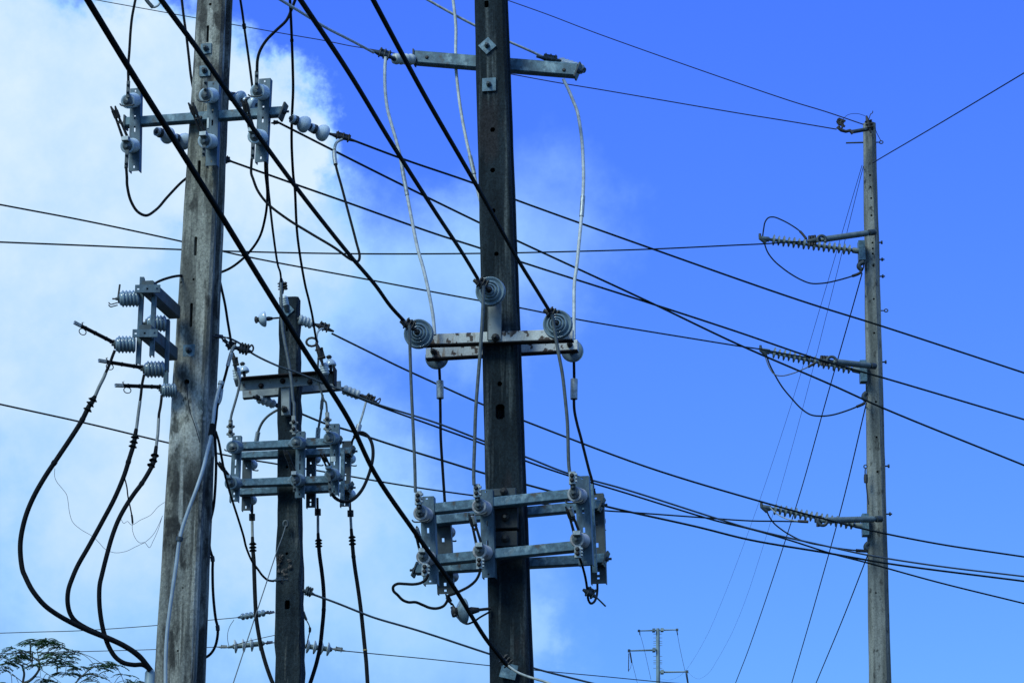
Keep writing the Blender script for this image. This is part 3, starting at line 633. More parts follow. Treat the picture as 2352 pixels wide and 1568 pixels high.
def side_unit(label, chans, ins, tube, ring, clip, Yc, hooks=False):
    root = thing('fuse_switch', label, 'fuse switch', at(q('z2', *chans[0][:2]), Yc), G2)
    for (x0, y0, x1, y1, w) in chans:
        A, B = at(q('z2', x0, y0), Yc), at(q('z2', x1, y1), Yc); u = pxm(A); ww = w * .293 * u; m = MB()
        m.bar(A, B, ww, .012, Vector((0, -1, 0))); d = (B - A).normalized(); X = d.cross(Vector((0, 1, 0))).normalized()
        for sg in (-1, 1): m.bar(A + X * sg * (ww / 2 - .003) + Vector((0, .03, 0)), B + X * sg * (ww / 2 - .003) + Vector((0, .03, 0)), .006, .045, Vector((0, 1, 0)))
        m.build('channel', 'channel_steel', root)
    for (x0, y0, x1, y1, r) in ins:
        A, B = at(q('z2', x0, y0), Yc), at(q('z2', x1, y1), Yc - .03); u = pxm(A); Rr = r * .293 * u; t = (B - A).normalized(); L = (B - A).length
        m = MB(); m.lathe(A, B, ribs(L * .84, Rr, 5, .80)[:-1] + [(L * .9, Rr * .72), (L * .94, Rr * .55), (L * .97, 0)], 22); m.build('insulator', 'grey_porcelain', root)
        m = MB(); m.lathe(A, B, [(L * .9, Rr * .58), (L * 1.0, Rr * .5), (L * 1.0, Rr * .2), (L * 1.12, Rr * .16)], 10); m.build('metal_cap', 'dull_steel', root)
        if hooks and y0 < 600:
            P = B; u = pxm(P); m = MB(); Z = Vector((0, 0, 1)); X = Vector((-1, 0, 0)); k = .293 * u
            m.bar(P + Z * 0, P + Z * k * 118 - X * 10 * k, k * 14, .01, Vector((0, 1, 0)))
            for dz in (-42, -62): m.tube(smooth_path([P + Z * k * (dz + 10), P + X * k * 30 + Z * k * (dz + 2), P + X * k * 55 + Z * k * (dz - 4), P + X * k * 72 + Z * k * (dz + 12)], 4), k * 4.5, 6)
            m.bar(P + X * 45 * k, P, k * 8, .01); m.build('contact_horn', 'cast_iron', root)
    if tube:
        x0, y0, x1, y1 = tube; A, B = at(q('z2', x1, y1), Yc - .03), at(q('z2', x0, y0), Yc - .2); u = pxm(A); k = .293 * u; t = (B - A).normalized(); L = (B - A).length
        dn = t.cross(Vector((0, 1, 0))).normalized(); dn = dn if dn.z < 0 else -dn
        m = MB(); m.tube([A, A + t * L * .15, A + t * L * .84], k * 15, 10)
        for f in (.17, .45, .7): m.tube([A + t * L * f, A + t * L * (f + .025)], k * 18, 10)
        fo = m.build('fuse_tube', 'black_rubber', root)
        m = MB(); m.bar(A + t * L * .83, B, k * 26, k * 28, Vector((0, 1, 0))); m.bar(B - t * k * 20 - dn * k * 9, B + t * k * 3 - dn * k * 9, k * 20, k * 8); m.build('silver_clip', 'aluminium', fo)
        m = MB(); C = A + t * L * .74 + dn * k * 36; m.tube([C + t * k * 30 * math.cos(a_) + dn * k * 24 * math.sin(a_) for a_ in [j * math.pi / 8 for j in range(17)]], k * 4, 6); m.build('pull_ring', 'cast_iron', fo)
        m = MB(); C = A + t * L * .80 - dn * k * 10; m.tube([C, C - dn * k * 18 + t * k * 12, C - dn * k * 26 - t * k * 4], [k * 6, k * 5, k * 2], 6); m.tube([A - t * k * 6 - dn * k * 14, A + t * k * 25 + dn * k * 12], k * 12, 8); m.build('trigger', 'cast_iron', fo)
    return root
side_unit('outermost fuse switch of the left bracket, with a bent horn on its upper insulator', [(722, 310, 688, 990, 34), (815, 425, 795, 925, 34)], [(695, 478, 533, 480, 68), (668, 838, 502, 838, 70)], (190, 665, 495, 820), None, None, YB0 - .64, True)
side_unit('second fuse switch of the left bracket, behind the outermost one', [(922, 640, 912, 1040, 30)], [(908, 675, 748, 672, 68), (895, 1032, 728, 1034, 68)], (382, 963, 720, 1018), None, None, YB0 - .32)
side_unit('innermost fuse switch of the left bracket, tucked against the pale pole', [(908, 985, 905, 1180, 34)], [(985, 1200, 866, 1195, 58)], (512, 1158, 862, 1170), None, None, YB0 + .03)
# three outgoing cables with rain sheds, all diving into one conduit
G3 = 'thick black cables curving down to the conduit on the pale pole'
def termination(label, pts, Ys, w, pale, sheds, lumps, group, top=None, band=None):
    path = path3(pts, Ys, 8, True, 1.0); ref = path[len(path) // 2]; r = w / 2 * pxm(ref)
    root = thing('power_cable', label, 'cable', path[0], group)
    i0 = nearest(path, pale[0]); i1 = nearest(path, pale[1])
    MB().tube(path[:i0 + 1], r * .62, 8).build('terminal_lead', 'black_rubber', root)
    MB().tube(path[i0:i1 + 1], r * .70, 10).build('pale_collar', 'pale_sleeve', root)
    rest = path[i1:]; rr = []
    for j, P in enumerate(rest): rr.append(r * (.8 + .2 * min(1, j / 10)))
    MB().tube(rest, rr, 10).build('sheath', 'black_rubber', root)
    for p in sheds:
        i = max(1, nearest(path, p)); P = path[i]; t = (path[i] - path[i - 1]).normalized()
        a0 = at(p, P.y); MB().lathe(a0 - t * r * .75, a0 + t, [(0, r * .75), (r * .5, r * .95), (r * 1.35, r * 1.9), (r * 1.45, r * 1.85), (r * .9, r * .8)], 14).build('rain_shed', 'weathered_cover', root)
    for p, f in lumps:
        i = max(1, nearest(path, p)); P = path[i]; t = (path[i] - path[i - 1]).normalized()
        MB().lathe(P - t * r * 1.2, P + t, [(0, r * .8), (r * .5, r * f), (r * 1.6, r * f * .98), (r * 2.4, r * .9)], 10).build('tape_lump', 'black_rubber', root)
    if band:
        i = nearest(path, band); t = (path[i + 1] - path[i]).normalized(); MB().lathe(path[i] - t * r * .25, path[i] + t, [(0, r * 1.1), (r * .5, r * 1.1)], 10).build('yellow_band', 'yellow_tape', root)
    if top:
        A, B = at(top[0], path[0].y), at(top[1], path[0].y); MB().bar(A, B, top[2] * pxm(A), top[2] * .8 * pxm(A), Vector((0, 1, 0)), bev=.2).build('terminal_block', 'cast_iron', root)
    return root
YC1, YC2, YC3 = YB0 - .7, YB0 - .38, YB0 - .02
termination('outer thick black cable bowing far out to the left of the pale pole', D('z2', 508, 885, 490, 930, 470, 985, 437, 1060, 420, 1100, 385, 1170, 350, 1250, 330, 1290) + D('y4', 700, 240, 645, 350, 570, 470, 450, 650, 350, 800, 260, 960, 200, 1110, 163, 1280, 160, 1400, 178, 1530) +
            D('y5', 247, 500, 318, 640, 440, 790, 560, 880, 700, 960, 880, 1045, 1040, 1110, 1200, 1180, 1330, 1260, 1430, 1350, 1490, 1440), (YC1, 19.2, 19.3, 19.75), 11.6, (q('z2', 437, 1060), q('z2', 352, 1240)),
            D('z2', 340, 1262, 322, 1298, 300, 1340), [(q('y4', 640, 350), 1.15), (q('y4', 447, 690), 1.2)], G3)
termination('middle thick black cable of the left bracket, with the sharpest bend above the outer one', D('z2', 738, 1075, 730, 1110, 722, 1150, 712, 1240, 705, 1290, 690, 1400, 680, 1480) + D('y4', 1065, 440, 1048, 540, 1015, 650, 975, 780, 900, 960, 800, 1150, 690, 1350, 610, 1490) +
            D('y5', 720, 520, 680, 640, 672, 760, 695, 870, 745, 945, 850, 1015, 980, 1075, 1130, 1140, 1250, 1200, 1380, 1290, 1480, 1410, 1510, 1450), (YC2, 19.5, 19.5, 19.8), 10.8, (q('z2', 706, 1280), q('z2', 676, 1500)),
            D('y4', 1060, 478, 1050, 515, 1043, 550), [(q('y4', 1012, 680), 1.15)], G3)
termination('inner thick black cable hanging closest to the pale pole before looping in', D('z2', 876, 1235, 872, 1280, 865, 1330, 855, 1380, 852, 1420, 845, 1540) + D('y4', 1232, 500, 1222, 580, 1205, 680, 1160, 770, 1110, 850, 1050, 930, 990, 1020, 930, 1130, 880, 1260, 840, 1400, 800, 1560) +
            D('y5', 990, 600, 988, 780, 1008, 950, 1040, 1090, 1085, 1210, 1150, 1310, 1230, 1365, 1330, 1385, 1420, 1385, 1490, 1430), (YC3, 19.7, 19.6, 19.78), 10.6, (q('z2', 853, 1420), q('y4', 1222, 560)),
            D('y4', 1215, 620, 1203, 660, 1188, 700), [(q('y4', 1110, 845), 1.15)], G3)
m = MB(); P = at(q('y5', 1492, 1450), 19.78); k = 23 * pxm(P) / 2 * 1.0
m.lathe(P + Vector((0, 0, .01)), Vector((P.x - .12, P.y, -.2)), [(0, k * .7), (0.02, k), (P.z + .2, k)], 16); m.build('conduit', 'conduit', None, 'pale grey conduit strapped to the left side of the pale pole, swallowing three thick cables', 'conduit')
# stray earth wires
GE = 'hair thin stray wires beside the pale pole'
for lb, pts in (('hair thin wire trailing from the outer thick cable down to the right', D('y4', 430, 730, 428, 790, 445, 835, 485, 885, 522, 935, 535, 1000, 545, 1075, 570, 1150, 630, 1205, 730, 1265, 775, 1310, 825, 1362, 900, 1390, 985, 1380, 1060, 1345, 1140, 1305, 1200, 1250, 1240, 1180, 1275, 1100)),
                ('hair thin wire dipping below the black tail beside the inner thick cable', D('y4', 1038, 1160, 1038, 1210, 1060, 1275, 1095, 1312, 1135, 1312, 1170, 1350, 1200, 1300, 1240, 1210, 1272, 1105)),
                ('hair thin wavy wire joining the inner thick cable to the pale pole', D('y4', 950, 1130, 970, 1160, 1000, 1145, 1030, 1172, 1100, 1135, 1180, 1095, 1240, 1030, 1290, 995))):
    cable('earth_wire', lb, 'wire', pts, (19.4, 19.85), 1.0, 'bare_wire', GE)
cable('tail_wire', 'short black tail hanging between the middle and inner thick cables', 'wire', D('y4', 980, 815, 995, 880, 1003, 950, 1022, 1040, 1035, 1110, 1040, 1165), (19.45, 19.5), 3.2, 'black_rubber', None,
      sleeves=((q('y4', 1033, 1095), q('y4', 1040, 1160), 4.6, 'black_rubber', 'tip'),))
cable('pole_wire', 'thin dark wire running down the face of the pale pole from its round hole', 'wire', D('z2', 1075, 1140, 1080, 1250, 1100, 1370, 1135, 1470, 1165, 1568) + D('y4', 1568, 530), [19.96] * 6, 2.0, 'bare_wire')
# white tube crossing the face
YF = yon((440, 1100), pLP, .05)
cable('insulating_tube', 'long white tube slanting across the lower face of the pale pole', 'tube', D('z3', 225, 1245, 195, 1330, 165, 1450) + D('z4', 155, 60, 130, 280, 115, 380, 75, 540, 30, 720) + D('y4', 1540, 890, 1480, 1050, 1435, 1180, 1405, 1300) +
      D('y5', 1750, 400, 1715, 640, 1685, 860, 1660, 1080, 1648, 1300, 1645, 1566), (20.02, 19.80, 19.80, 19.84), 8.6, 'white_tube', None, sleeves=((q('y4', 1412, 1275), q('y4', 1405, 1295), 16, 'dull_steel', 'clip'), (q('z4', 134, 265), q('z4', 118, 365), 14, 'black_rubber', 'tape_wrap'), (q('z3', 230, 1235), q('z3', 215, 1275), 13, 'white_tube', 'bell_mouth')))
# right side of the pale pole: dead end of the messenger
clamp('shackle and hook plate on the right face of the pale pole', q('z3', 125, 770), q('z3', 285, 785), 20.05, 20.2, 9, bolts=1, name='shackle')
clamp('dark bolted dead end clamp beside the pale pole, with a loop at its end', q('z3', 370, 890), q('z3', 545, 935), 20.25, 20.3, 20, bolts=3, extra=lambda r, A, t, L, rr, s: MB().tube(smooth_path([A + t * L * .7, A + t * L * .9 + s * rr * 1.6, A + t * L * 1.02 + s * rr * 1.1, A + t * L * 1.0 + s * rr * .2, A + t * L * .85], 5), rr * .22, 6).build('loop', 'cast_iron', r))
clamp('dark bolted connector hanging left of the dead end clamp', q('z3', 270, 860), q('z3', 390, 900), 20.2, 20.25, 18, bolts=2)
clamp('small hot line clamp with a dangling eye between the shackle and the connector', q('z3', 225, 790), q('z3', 300, 865), 20.15, 20.2, 8, bolts=1)
GM = 'twin stranded messengers leaving the pale pole'
cable('messenger_wire', 'stranded messenger from the dead end clamp, crossing the front of the short pole arm', 'wire', D('z3', 285, 785, 340, 805, 440, 860, 540, 945, 810, 1078, 1000, 1145, 1200, 1225, 1500, 1340, 1840, 1475) + [(1000, 970), (1112, 1013), (1218, 1053), (1300, 1085), (1435, 1123), (1640, 1188), (1722, 1213), (1905, 1255), (1993, 1274), (2153, 1299), (2352, 1323)],
      (20.25, 22, 26), 5.0, 'grey_cable', GM, wref=0)
cable('messenger_wire', 'second strand beside the messenger, leaving it far out and ending lowest at the right edge', 'wire', D('z3', 1500, 1348, 1840, 1488) + [(1000, 979), (1112, 1020), (1218, 1062), (1300, 1090), (1435, 1131), (1640, 1194), (1722, 1214), (1814, 1240), (1905, 1269), (1993, 1292), (2153, 1336), (2352, 1385)],
      (21.2, 23, 26), 4.6, 'line_cable', GM, wref=0)
cable('lead_cable', 'black lead running down the right edge of the pale pole to the bolted connector', 'cable', D('z3', 200, 160, 225, 270, 262, 440, 290, 620, 318, 790, 326, 870), (20.25, 20.2), 6.0, 'black_rubber')
YS = 20.2
cable('lead_cable', 'long black lead with bright sleeves, dropping down the right edge of the pale pole', 'cable', D('z3', 375, 865, 345, 890, 325, 950, 300, 1040, 270, 1160, 230, 1310, 210, 1430) + D('z4', 182, 60, 170, 180, 155, 300, 160, 450, 168, 640, 160, 900, 140, 1120, 110, 1250, 85, 1370, 70, 1440) +
      D('y6', 285, 330, 300, 420, 322, 500, 322, 600, 325, 760, 335, 900, 350, 1020, 366, 1090, 365, 1160, 345, 1250, 310, 1310, 265, 1345, 230, 1350), (YS, YS - .05, YS + .1, 20.3), 6.4, 'black_rubber', None, wref=0,
      sleeves=((q('z3', 330, 940), q('z3', 285, 1080), 9, 'aluminium', 'sleeve'), (q('z3', 222, 1330), q('z3', 195, 1470), 8.5, 'aluminium', 'sleeve'), (q('z3', 372, 868), q('z3', 332, 935), 7.6, 'pale_cable', 'bare_end'), (q('y6', 300, 185), q('y6', 278, 265), 9, 'aluminium', 'sleeve'), (q('y6', 318, 475), q('y6', 322, 520), 10, 'cast_iron', 'coupling'), (q('y6', 366, 1070), q('y6', 366, 1115), 9.5, 'cast_iron', 'coupling')))
cable('lead_cable', 'black lead swinging from the taped white tube to the clamp on the short pole', 'cable', D('z4', 165, 330, 195, 430, 230, 620, 262, 780, 300, 920, 345, 1070, 400, 1240, 455, 1420) + D('y6', 610, 400, 660, 520, 710, 590, 755, 650, 800, 685, 845, 692), (YS, 23, 24.9), 6.2, 'black_rubber', None, wref=0)

# ================================================================== the thick cables crossing the picture from upper left
GK = 'thick dark cables swooping in from the upper left'
def kcable(label, pts, Ys, w): return cable('power_line', label, 'power line', pts, Ys, w, 'weathered_cover', GK, wref=-1, ext=4.0)
kcable('thickest dark cable crossing the whole picture down to the foot of the dark middle pole', [(201, 0), (300, 163), (400, 322), (500, 482), (600, 645), (700, 805), (800, 962)] + D('z7', 0, 90, 340, 590, 640, 1010, 900, 1430) + [(1128, 1482), (1162, 1524)], (11.6, 15.2, 20.7), 9.6)
kcable('dark cable ending at the lower left disc insulator of the white arms', [(370, 0), (460, 122), (560, 265), (680, 430), (800, 582)] + D('z6', 0, 290, 130, 470, 245, 595), (12.8, 20.7), 8.4)
kcable('dark cable ending at the highest disc insulator in front of the dark pole', [(690, 0), (800, 165), (900, 330), (1000, 487), (1060, 578)] + D('z6', 860, 240), (13.2, 20.7), 8.4)
kcable('dark cable crossing the dark pole to its right hand disc insulator', [(857, 0), (920, 118), (980, 228), (1100, 436), (1187, 592), (1230, 662)] + D('z6', 1460, 510), (13.2, 20.6), 8.4)
GW = 'pale stranded conductors crossing the top'
cable('power_line', 'pale conductor ending at the left end of the galvanised top arm of the dark pole', 'power line', D('z1', 1720, 0, 1900, 110, 2091, 228) + D('z5', 0, 335, 100, 388, 195, 440), (19.0, 21.2), 6.4, 'pale_line', GW)
cable('power_line', 'pale conductor passing behind the dark pole to the right end of its top arm', 'power line', D('z5', 650, 0, 800, 85, 1040, 212, 1320, 345, 1480, 415, 1610, 475), (21.45, 21.75), 6.4, 'pale_line', GW)
cable('hanging_clip', 'pale hose with a dark clamp dangling at the top edge beside the pale pole', 'connector', D('z1', 580, -30, 600, 5, 625, 35, 655, 62, 690, 50, 712, 20, 722, -20), (18.8, 18.8), 5.5, 'pale_cable', None, extend=False, sleeves=((q('z1', 590, -10), q('z1', 650, 60), 9, 'dull_steel', 'clamp_jaw'),))
# ================================================================== short pole
clamp('bolted cluster on the very top of the short pole', q('z3', 848, 165), q('z3', 862, 330), 24.75, 24.8, 17, bolts=3)
def drum(label, a, b, Y, w, group=None):
    A, B = at(a, Y), at(b, Y - .02); u = pxm(A); r = w / 2 * u; L = (B - A).length
    root = thing('line_post', label, 'insulator', A, group)
    e = MB(); e.lathe(A, B, [(0, r * .55), (L * .08, r * .85)] + [x for i in range(4) for x in ((L * (.12 + .19 * i), r * .88), (L * (.18 + .19 * i), r), (L * (.24 + .19 * i), r), (L * (.29 + .19 * i), r * .88))] + [(L * .95, r * .8), (L, r * .5)], 18); e.build('ribbed_body', 'white_polymer', root)
    d = (B - A).normalized(); e = MB(); e.lathe(A - d * .05, A + d * .02, [(0, .02), (.05, .03), (.07, .03)], 8); e.build('base_stud', 'dull_steel', root); return root
drum('white drum insulator leaning on the top of the short pole', q('z3', 905, 465), q('z3', 880, 350), 24.8, 15)
GP = 'bell shaped pin insulators on the short pole'
pin_bell('bell insulator lying on its side left of the short pole top', q('z3', 683, 590), q('z3', 570, 600), 24.9, 24.88, 18.5, GP, stud=(q('z3', 820, 578), 25.05))
pin_bell('small upright bell at the left end of the short pole arms', q('z3', 462, 1150), q('z3', 440, 1040), 25.1, 25.1, 12.5, GP, stud=(q('z3', 470, 1250), 25.1))
pin_bell('small upright bell at the right end of the short pole arms', q('z3', 1368, 1085), q('z3', 1345, 968), 25.1, 25.1, 13.5, GP, stud=(q('z3', 1372, 1170), 25.1))
drum('white drum insulator at the left end of the short pole arms', q('z3', 392, 1238), q('z3', 378, 1095), 24.75, 19)
drum('white drum insulator at the right end of the short pole arms', q('z3', 1310, 1180), q('z3', 1290, 1050), 24.75, 21)
clamp('long dark tie strap on the left drum insulator of the short pole', q('z3', 345, 940), q('z3', 380, 1130), 24.65, 24.68, 12, bolts=2)
clamp('dark tie clamp under the black lead at the right drum insulator', q('z3', 1215, 830), q('z3', 1285, 1075), 24.65, 24.68, 15, bolts=2, extra=lambda r, A, t, L, rr, s: MB().tube([A + Vector((-.04, 0, 0)) + Vector((-.05 * math.cos(a), 0, .04 * math.sin(a))) for a in [k * math.pi / 6 for k in range(13)]], .012, 6).build('loop', 'cast_iron', r))
GA = 'angle iron arms of the short pole'
angle_arm('front angle iron arm of the short pole with a dark rusty top edge', pSP, q('z3', 412, 1285), q('z3', 1400, 1205), .20, 24, .0, 'painted_steel', True, 'rusty_steel', GA) if False else None
A_, B_ = on(q('z3', 412, 1288), pSP, .10), on(q('z3', 1395, 1210), pSP, .10)
ra = thing('crossarm', 'front angle iron arm of the short pole with a dark rusty top edge', 'crossarm', (A_ + B_) / 2, GA); u_ = pxm(A_)
MB().bar(A_, B_, .012, 24 * u_).build('upright_leg', 'painted_steel', ra)
MB().bar(A_ + Vector((0, 0, 12.5 * u_)) + nSP * .045, B_ + Vector((0, 0, 12.5 * u_)) + nSP * .045, .10, .012).build('flange', 'rusty_steel', ra)
m = MB(); E_ = B_ + Vector((0, 0, 3 * u_)); m.box(E_ + rSP * .012, rSP * .008, Vector((0, 0, .085)), nSP * .07); m.build('end_plate', 'rusty_steel', ra)
for x, y in ((865, 1240), (640, 1290), (1150, 1250)):
    C = on(q('z3', x, y), pSP, .107); m = MB(); m.lathe(C, C + nSP * .04, [(0, .025), (.016, .025), (.0161, .012), (.04, .012)], 8); m.build('bolt', 'rusty_steel', ra)
angle_arm('rear angle iron arm of the short pole, pale and a little lower', pSP, q('z3', 445, 1373), q('z3', 1475, 1278), -.28, 19, .06, 'painted_steel', False, 'dull_steel', GA)
m = MB(); A_, B_ = on(q('z3', 895, 1298), pSP, .06), on(q('z4', 900, 160), pSP, .06); m.bar(A_, B_, 20 * pxm(A_), .05, nSP); rb = thing('pole_bracket', 'pale upright channel bolted to the short pole under its arms', 'bracket', B_)
m.build('channel', 'painted_steel', rb); C = on(q('z3', 885, 1535), pSP, .09); m = MB(); m.lathe(C, C + nSP * .09, [(0, .03), (.02, .03), (.021, .012), (.09, .012)], 8); m.build('bolt', 'cast_iron', rb)
GS = 'ribbed strain insulators on the short pole'
ribbed('ribbed white strain insulator right of the short pole top', [q('z3', 1015, 585), q('z3', 1190, 650)], (25.0, 25.05), 12.5, 4, 'white_polymer', GS, .8)
clamp('bolted dead end clamp right of the short pole top', q('z3', 1185, 640), q('z3', 1400, 720), 25.05, 25.1, 16, bolts=3)
ribbed('ribbed white strain insulator below the left arms of the short pole', [q('z3', 570, 1405), q('z3', 815, 1495)], (25.3, 25.45), 11.5, 4, 'white_polymer', GS, .78, ends=.16)
ribbed('ribbed white strain insulator at the right end of the short pole arms, behind the messenger', [q('z3', 1460, 1310), q('z3', 1700, 1400)], (25.3, 25.35), 12, 4, 'white_polymer', GS, .82, ends=.15)
clamp('dead end clamp on the messenger right of the short pole arms', q('z3', 1685, 1385), q('z3', 1862, 1475), 25.3, 25.35, 16, bolts=3, extra=lambda r, A, t, L, rr, s: MB().tube(smooth_path([A + t * L * .8, A + t * L * .98 + s * rr * 1.7, A + t * L * 1.03 + s * rr * .9, A + t * L], 5), rr * .2, 6).build('loop', 'cast_iron', r))
clamp('shackle below the left arms of the short pole', q('z3', 555, 1395), q('z3', 640, 1440), 25.25, 25.3, 10, bolts=1, name='shackle')
# leads on the short pole
cable('lead_cable', 'grey lead lying down the face of the short pole to its middle front switch', 'cable', D('z3', 850, 190, 848, 330, 850, 500, 862, 680, 885, 830, 915, 980, 942, 1140, 962, 1300, 975, 1450) + D('z4', 983, 30, 985, 170), (24.7, 24.65), 7.2, 'grey_cable')
cable('jumper_cable', 'short pale loop from the dead end clamp right of the short pole top', 'cable', D('z3', 1290, 690, 1258, 698, 1230, 730, 1220, 780, 1222, 820), (25.05, 24.75), 4.6, 'pale_cable')
cable('lead_cable', 'grey lead from the right tie clamp behind the rusty arm to the right front switch', 'cable', D('z3', 1245, 890, 1238, 1000, 1230, 1120, 1226, 1210, 1262, 1330, 1298, 1440) + D('z4', 1315, 20, 1328, 130), (24.8, 24.9), 4.8, 'grey_cable')
cable('lead_cable', 'grey lead bending from the left drum insulator to the left front switch', 'cable', D('z3', 345, 1000, 375, 1130, 412, 1250, 402, 1330, 370, 1450) + D('z4', 350, 80, 330, 150, 318, 215), (24.7, 24.65), 6.0, 'grey_cable')
cable('lead_cable', 'grey lead arching from behind the short pole to the rear left switch', 'cable', D('z4', 815, 98, 760, 130, 700, 175, 650, 235, 618, 300, 600, 350), (25.25, 25.4), 6.2, 'grey_cable', None, sleeves=((q('z4', 608, 320), q('z4', 575, 440), 9, 'aluminium', 'sleeve'),)) if False else \
cable('lead_cable', 'grey lead arching from behind the short pole to the rear left switch', 'cable', D('z4', 815, 98, 760, 130, 700, 175, 650, 235, 615, 310, 600, 370, 588, 440), (25.25, 25.4), 6.2, 'grey_cable', None, sleeves=((q('z4', 606, 335), q('z4', 586, 440), 11, 'aluminium', 'sleeve'),))
cable('lead_cable', 'grey lead falling from the arms to the rear middle switch of the short pole', 'cable', D('z3', 1282, 1380, 1275, 1470) + D('z4', 1270, 95, 1255, 200, 1238, 300, 1230, 400), (25.3, 25.4), 5.6, 'grey_cable', None,
      sleeves=((q('z3', 1280, 1440), q('z4', 1270, 95), 8, 'pale_sleeve', 'sleeve'), (q('z4', 1240, 290), q('z4', 1230, 400), 11, 'aluminium', 'sleeve')))
cable('jumper_cable', 'pale lead from the messenger clamp ending in a bright sleeve', 'cable', D('z3', 1742, 1435) + D('z4', 1735, 20, 1700, 150, 1665, 260, 1632, 390), (25.3, 25.2), 5.2, 'pale_cable', None, sleeves=((q('z4', 1664, 262), q('z4', 1633, 385), 13, 'aluminium', 'sleeve'),))
cable('jumper_cable', 'black loop standing out to the right of the short pole switches', 'cable', D('z4', 1610, 385, 1640, 350, 1690, 338, 1740, 360, 1780, 410, 1805, 490, 1808, 590, 1785, 710, 1745, 830, 1690, 940, 1620, 1020, 1550, 1058, 1480, 1055, 1420, 1025, 1375, 975), (25.2, 24.9, 24.6), 8.0, 'black_rubber')
cable('jumper_cable', 'short black jumper from the bright sleeve to the rear right switch', 'cable', D('z4', 1625, 370, 1595, 420, 1585, 470, 1592, 540), (25.2, 25.5), 5.5, 'black_rubber')
# switch frame of the short pole
GF = 'galvanised arms of the switch frame on the short pole'
arm('upper front arm of the switch frame on the short pole', pSP, q('z4', 415, 487), q('z4', 1450, 440), .10, 17.5, .09, group=GF, caps=(('b', 26, .4),))
arm('lower front arm of the switch frame on the short pole', pSP, q('z4', 405, 872), q('z4', 1440, 832), .10, 17.5, .09, group=GF, caps=(('b', 26, .4),))
arm('upper rear arm of the switch frame on the short pole', pSP, q('z4', 430, 585), q('z4', 1590, 535), -.32, 15, .09, group=GF, caps=(('b', 22, .4),))
arm('lower rear arm of the switch frame on the short pole', pSP, q('z4', 415, 968), q('z4', 1570, 915), -.32, 15, .09, group=GF, caps=(('b', 26, .4),))
GQ = 'fuse switches on the frame of the short pole'
FO = .16
HO = ((.02, .05), (.935, .965)); SO = ((.36, .45), (.49, .58), (.86, .895))
fuse_unit('left front fuse switch of the short pole', GQ, pSP, rSP, 'z4', (385, 370), (352, 1060), 94, FO, (((392, 488), (340, 492)), ((380, 865), (322, 866))), 72, fork=((300, 800), (215, 680), 16), clampstraps=((320, 385, 320, 208, 84),), hooks=((375, 515, 255, 515),), holes=HO, slots=SO, por='grey_porcelain')
fuse_unit('middle front fuse switch of the short pole, with a bright terminal clamp', GQ, pSP, rSP, 'z4', (1050, 325), (1038, 1018), 94, FO, (((1052, 448), (1003, 445)), ((1045, 835), (997, 833))), 70, fork=((985, 765), (910, 570), 20), clampstraps=((985, 360, 980, 165, 86),), straps=((990, 840, 988, 955, 32),), hooks=((1045, 478, 925, 470),), holes=HO, slots=SO, por='grey_porcelain')
fuse_unit('right front fuse switch of the short pole, with a small white tag', GQ, pSP, rSP, 'z4', (1408, 245), (1400, 992), 94, FO, (((1400, 395), (1355, 400)), ((1402, 775), (1365, 782))), 70, fork=((1345, 700), (1295, 595), 24), clampstraps=((1335, 335, 1330, 128, 84),), straps=((1350, 800, 1362, 965, 32),), hooks=((1390, 430, 1290, 430),), holes=HO, slots=SO, mark=((1392, 614), 54, 56), por='grey_porcelain')
RO = -.38
fuse_unit('left rear fuse switch of the short pole', GQ, pSP, rSP, 'z4', (490, 545), (478, 1152), 92, RO, (((520, 665), (553, 675)), ((520, 1035), (545, 1045))), 54, side=-1, holes=((.92, .965),), slots=((.2, .28), (.45, .55)), hooks=((540, 720, 610, 730),), mat='dull_steel')
fuse_unit('middle rear fuse switch of the short pole', GQ, pSP, rSP, 'z4', (1160, 392), (1155, 1122), 96, RO, (((1180, 600), (1215, 612)),), 54, side=-1, holes=((.93, .97), (.88, .91)), slots=((.30, .38), (.52, .60)), hooks=((1215, 670, 1290, 675),), mat='dull_steel')
fuse_unit('right rear fuse switch of the short pole', GQ, pSP, rSP, 'z4', (1535, 425), (1508, 1110), 96, RO, (((1550, 605), (1582, 615)), ((1550, 975), (1580, 985))), 52, side=-1, holes=((.95, .985),), slots=((.25, .34), (.5, .6)), hooks=((1575, 675, 1638, 680),), mat='dull_steel')
m = MB(); A_ = on(q('z4', 1492, 520), pSP, -.2); B_ = on(q('z4', 1487, 1100), pSP, -.2); m.bar(A_, B_, 9 * pxm(A_), .02, nSP); m.build('flat_bar', 'galvanised', None, 'narrow slotted flat bar left of the right rear switch on the short pole', 'bracket')
G4 = 'black cables hanging from the rear switches of the short pole'
termination('black cable with rain sheds hanging left of the short pole', D('z4', 545, 1095, 545, 1170) + D('y6', 661, 100, 662, 180, 664, 300, 668, 420, 676, 520, 680, 640, 684, 760, 690, 900, 697, 1010, 715, 1130, 740, 1260, 775, 1390, 812, 1500, 838, 1566), (25.5, 25.3), 9.4, (q('y6', 662, 182), q('y6', 664, 308)),
            D('y6', 667, 365, 667, 395, 668, 422), [(q('y6', 695, 1000), 1.1)], G4, (q('y6', 661, 118), q('y6', 661, 172), 13.5))
termination('black cable with rain sheds hanging right of the short pole, curving inwards at the foot', D('y6', 1222, -20, 1223, 60, 1226, 130, 1227, 270, 1232, 370, 1240, 470, 1258, 600, 1272, 730, 1278, 860, 1274, 970, 1262, 1100, 1245, 1250, 1215, 1390, 1185, 1490, 1160, 1566), (25.5, 25.3), 9.2, (q('y6', 1226, 132), q('y6', 1227, 278)),
            D('y6', 1231, 335, 1232, 360, 1233, 385), [(q('y6', 1276, 940), 1.1)], G4, (q('y6', 1225, 75), q('y6', 1225, 128), 14))
